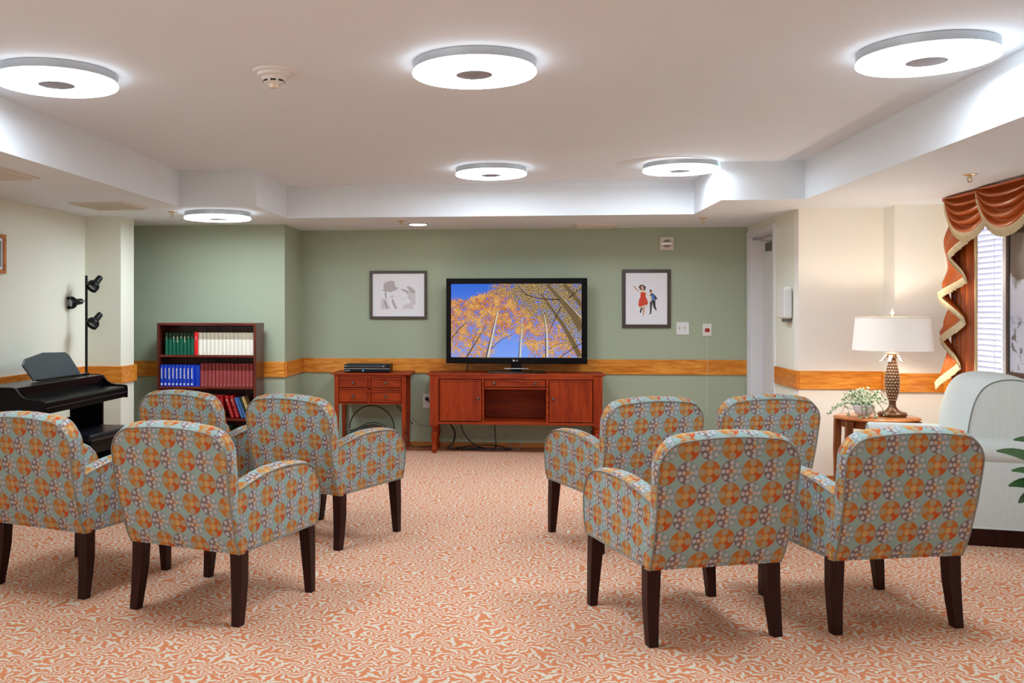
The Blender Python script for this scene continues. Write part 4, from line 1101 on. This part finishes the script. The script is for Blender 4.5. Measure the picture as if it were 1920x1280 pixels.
# leafy plant whose leaves reach into the frame
t = thing('potted_peace_lily', (2.98, 5.22, 0), 'dark green long-leaved plant reaching in at the right picture edge', 'potted plant')
b = B(); b.lathe([(.10, 0), (.11, .01), (.135, .25), (.142, .26), (.128, .262), (.12, .24)], n=28); b.build('pot', plain('terracotta_pot', (.30, .13, .07), .7), t, smooth=40)
b = B(); b.lathe([(.122, .232), (.122, .236)], n=24); b.build('soil', 'soil', t)
def long_leaf(base, mid, tip, w_, twist=0):
    base, mid, tip = map(Vector, (base, mid, tip)); N_ = 14; b = B(); rows = []
    for i in range(N_ + 1):
        u = i / N_; p = base * (1 - u) ** 2 + mid * 2 * u * (1 - u) + tip * u * u
        d = ((mid - base) * (1 - u) + (tip - mid) * u).normalized()
        s_ = d.cross(Vector((math.sin(twist) * .3, -.85, .7))).normalized(); nn = s_.cross(d).normalized()
        if u < .35: ww = .003
        else:
            q = (u - .35) / .65; ww = .003 + w_ * math.sin(math.pi * min(1, q * .97 + .02)) ** .8 * (1 - .25 * q)
        rows.append(b.ring([p - s_ * ww + nn * ww * .25, p, p + s_ * ww + nn * ww * .25, p - nn * .002]))
    b.bridge(rows)
    return b
LV = [((0, 0, .23), (-.15, .0, .66), (-.46, -.02, .665), .042, .6), ((0, .02, .23), (-.10, .03, .76), (-.34, .05, .715), .036, .9), ((0, -.02, .23), (-.14, -.05, .60), (-.39, -.03, .565), .034, .5), ((0, 0, .23), (-.16, .02, .55), (-.375, .03, .475), .042, .7), ((.0, .03, .23), (-.18, .06, .50), (-.32, .04, .385), .042, .4),
      ((0, 0, .23), (.05, -.2, .7), (.12, -.3, .62), .035, .3), ((0, .02, .23), (.1, .15, .7), (.22, .18, .6), .035, .2), ((.02, 0, .23), (.0, -.1, .9), (.05, -.12, .85), .035, .1), ((0, -.02, .23), (.12, -.06, .6), (.28, -.10, .45), .033, .1)]
for q in LV: long_leaf(*q).build('leaf', 'leafdark', t, smooth=50)

# ================================================================== WINDOW DRESSING
t = thing('window_blind', (XR - .01, 7.12, 0), 'white horizontal blinds in the window beside the orange drape', 'blinds')
b = B(); b.box(-.03, .03, -.20, .20, 2.04, 2.08); b.build('head_rail', 'blind', t)
k = 0
b0 = B(); mt = Matrix.Rotation(R(60), 4, 'Y'); b0.box(-.025, .025, -.20, .20, -.0012, .0012, mat=mt)
sl = b0.build('slat', 'blind', t); sl.location = (0.03, 0, .78)
for k in range(1, 33):
    c = sl.copy(); COL.objects.link(c); c.parent = t; c.location = (0.03, 0, .78 + .0395 * k)
b = B(); [b.tube([(.0, y, .76), (.0, y, 2.04)], .0012, 4) for y in (-.14, .14)]; b.tube([(-.03, .10, 1.33), (-.03, .10, 2.04)], .0012, 4); b.build('cords', 'blind', t)
for z in (1.39, 1.325):
    b = B(); b.lathe([(.006, -.018), (.009, -.012), (.005, .0), (.008, .012), (.004, .018)], (-.03, .10, z), 10); b.build('tassel', 'rail', t, smooth=50)

XV = 3.17
t = thing('window_valance', (XV, 7.3, 2.0), 'burnt orange satin swag valance with cream fringe over the window', 'valance')
ox_, oy_, oz_ = XV, 7.3, 2.0
def swag(y0, y1, ztop, drop, dx):
    """y0: far end, y1: near end; folds hang between the two top corners"""
    N_, K = 40, 44; b = B(); g = []; low = []
    for j in range(K + 1):
        v_ = j / K; rowp = []
        for i in range(N_ + 1):
            u = i / N_
            # fold lines: nested arcs; the top edge is straight, the bottom is the deepest arc
            hang = 1 - abs(2 * u - 1) ** 2.3
            z = ztop - drop * v_ * (.10 + .90 * hang) + 0
            y = y0 + (y1 - y0) * (.5 + (u - .5) * (1 - .10 * (1 - v_) * 0 + 0))
            fold = .036 * math.sin(v_ * math.pi * 9) * (.25 + .75 * hang) * (1 - .35 * v_)
            x = XV + dx - .035 * math.sin(v_ * math.pi * .8) * hang - fold
            rowp.append(b.bm.verts.new((x - ox_, y - oy_, z - oz_)))
        g.append(rowp); low = [v.co.copy() for v in rowp]
    for j in range(K):
        for i in range(N_): b.bm.faces.new((g[j][i], g[j][i + 1], g[j + 1][i + 1], g[j + 1][i]))
    o = b.build('swag', 'satin', t, smooth=80)
    fringe(low, .055, o)
    return o
def fringe(line, w_, parent, dirv=(0, 0, -1), name='fringe'):
    """dense hanging threads sewn along an edge"""
    b = B(); n = len(line); dirv = Vector(dirv)
    a = Vector((1, 0, 0))
    top = []; mid = []; bot = []; rr = random.Random(5)
    Q = []
    for i in range(n - 1):
        for k in range(4): Q.append(line[i].lerp(line[i + 1], k / 4))
    Q.append(line[-1])
    for i, p in enumerate(Q):
        off = .004 * (1 if i % 2 else -1)
        up_ = -dirv * .006
        top.append(b.bm.verts.new(p + up_ - a * .006)); mid.append(b.bm.verts.new(p + dirv * w_ * .3 - a * (.006 + off * .5)))
        bot.append(b.bm.verts.new(p + dirv * (w_ + rr.uniform(-.006, .004)) - a * (.004 + off)))
    for i in range(len(Q) - 1):
        b.bm.faces.new((top[i], top[i + 1], mid[i + 1], mid[i])); b.bm.faces.new((mid[i], mid[i + 1], bot[i + 1], bot[i]))
    o = b.build(name, 'fringe', parent, recalc=False)
    md = o.modifiers.new('solid', 'SOLIDIFY'); md.thickness = .004
    return o
swag(7.28, 6.50, 2.225, .285, 0)
swag(6.74, 5.90, 2.228, .30, -.03)
b = B(); b.box(.005, XR - XV - .001, -2.0, .04, .205, .232); b.build('valance_board', 'satin', t)

t = thing('side_drape', (XV + .05, 7.2, 0), 'orange satin drape with zigzag fringed cascade left of the blinds', 'curtain')
b = B(); N_ = 60; cols = []
for i in range(N_ + 1):
    u = i / N_; y = .14 - .34 * u
    x = .02 + .022 * math.sin(u * math.pi * 9)
    cols.append(b.ring([(x, y * s_, z) for z, s_ in ((.02, 1.0), (.8, .97), (1.5, 1.0), (2.2, 1.0))]))
for a_, c_ in zip(cols[:-1], cols[1:]):
    for j in range(3): b.bm.faces.new((a_[j], c_[j], c_[j + 1], a_[j + 1]))
o = b.build('drape_panel', 'satin', t, smooth=80); md = o.modifiers.new('solid', 'SOLIDIFY'); md.thickness = .004
b = B(); b.tube([(.03, -.21, .02), (.03, -.215, 2.18)], .011, 8); b.build('lining_edge', 'lining', t, smooth=60)
# cascade: folded tail, its fringed hem runs in a zigzag
zig = [(6.924, 1.95), (7.141, 1.812), (6.987, 1.641), (7.243, 1.525), (6.996, 1.347), (7.261, 1.204), (7.085, 1.032), (7.30, .863)]
b = B(); edge = []; g = []
for (ya, za), (yb, zb_) in zip(zig[:-1], zig[1:]):
    for k in range(10):
        u = k / 10; edge.append((ya + (yb - ya) * u, za + (zb_ - za) * u, u))
edge.append((*zig[-1], 0))
for i, (y, z, u) in enumerate(edge):
    seg = i // 10; depth = -.07 + .03 * math.cos(math.pi * (i / 10))
    yl = 7.30 + .02 * (1 - (z - .86) / 1.1)
    rowp = []
    for j in range(9):
        v_ = j / 8; yy = y + (yl - y) * v_; xx = depth * (1 - v_ * .6) + .012 * math.sin(v_ * 9 + i * .15)
        rowp.append(b.bm.verts.new((xx, yy - 7.2, z + .10 * v_)))
    g.append(rowp)
for r0, r1 in zip(g[:-1], g[1:]):
    for j in range(8): b.bm.faces.new((r0[j], r0[j + 1], r1[j + 1], r1[j]))
lowl = [v.co.copy() for v in [r_[0] for r_ in g]]
o = b.build('cascade', 'satin', t, smooth=80, recalc=False); md = o.modifiers.new('solid', 'SOLIDIFY'); md.thickness = .004
fringe(lowl, .05, o, (0, -.35, -.94))

t = thing('wall_poster', (XR - .001, 6.42, .95), 'large dark framed glazed picture on the window wall, right picture edge', 'picture')
b = B(); b.box(-.03, 0, -.37, .37, 0, .035); b.box(-.03, 0, -.37, .37, .965, 1.0); b.box(-.03, 0, .335, .37, .035, .965); b.box(-.03, 0, -.37, -.335, .035, .965); b.build('frame', 'frame', t, bevel=.004)
m_, nt, bb = newmat('pale_print_with_reflections', .12, 0, .6)  # blurred glass reflections are painted flat into the print's colours
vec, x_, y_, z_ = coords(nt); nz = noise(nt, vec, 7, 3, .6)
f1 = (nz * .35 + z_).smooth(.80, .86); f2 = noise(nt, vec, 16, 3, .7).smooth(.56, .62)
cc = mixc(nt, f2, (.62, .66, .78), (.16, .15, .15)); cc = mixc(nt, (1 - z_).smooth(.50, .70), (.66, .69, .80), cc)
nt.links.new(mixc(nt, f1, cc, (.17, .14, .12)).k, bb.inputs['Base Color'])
b = B(); b.box(-.018, -.004, -.336, .336, .034, .966); b.build('artwork', m_, t)
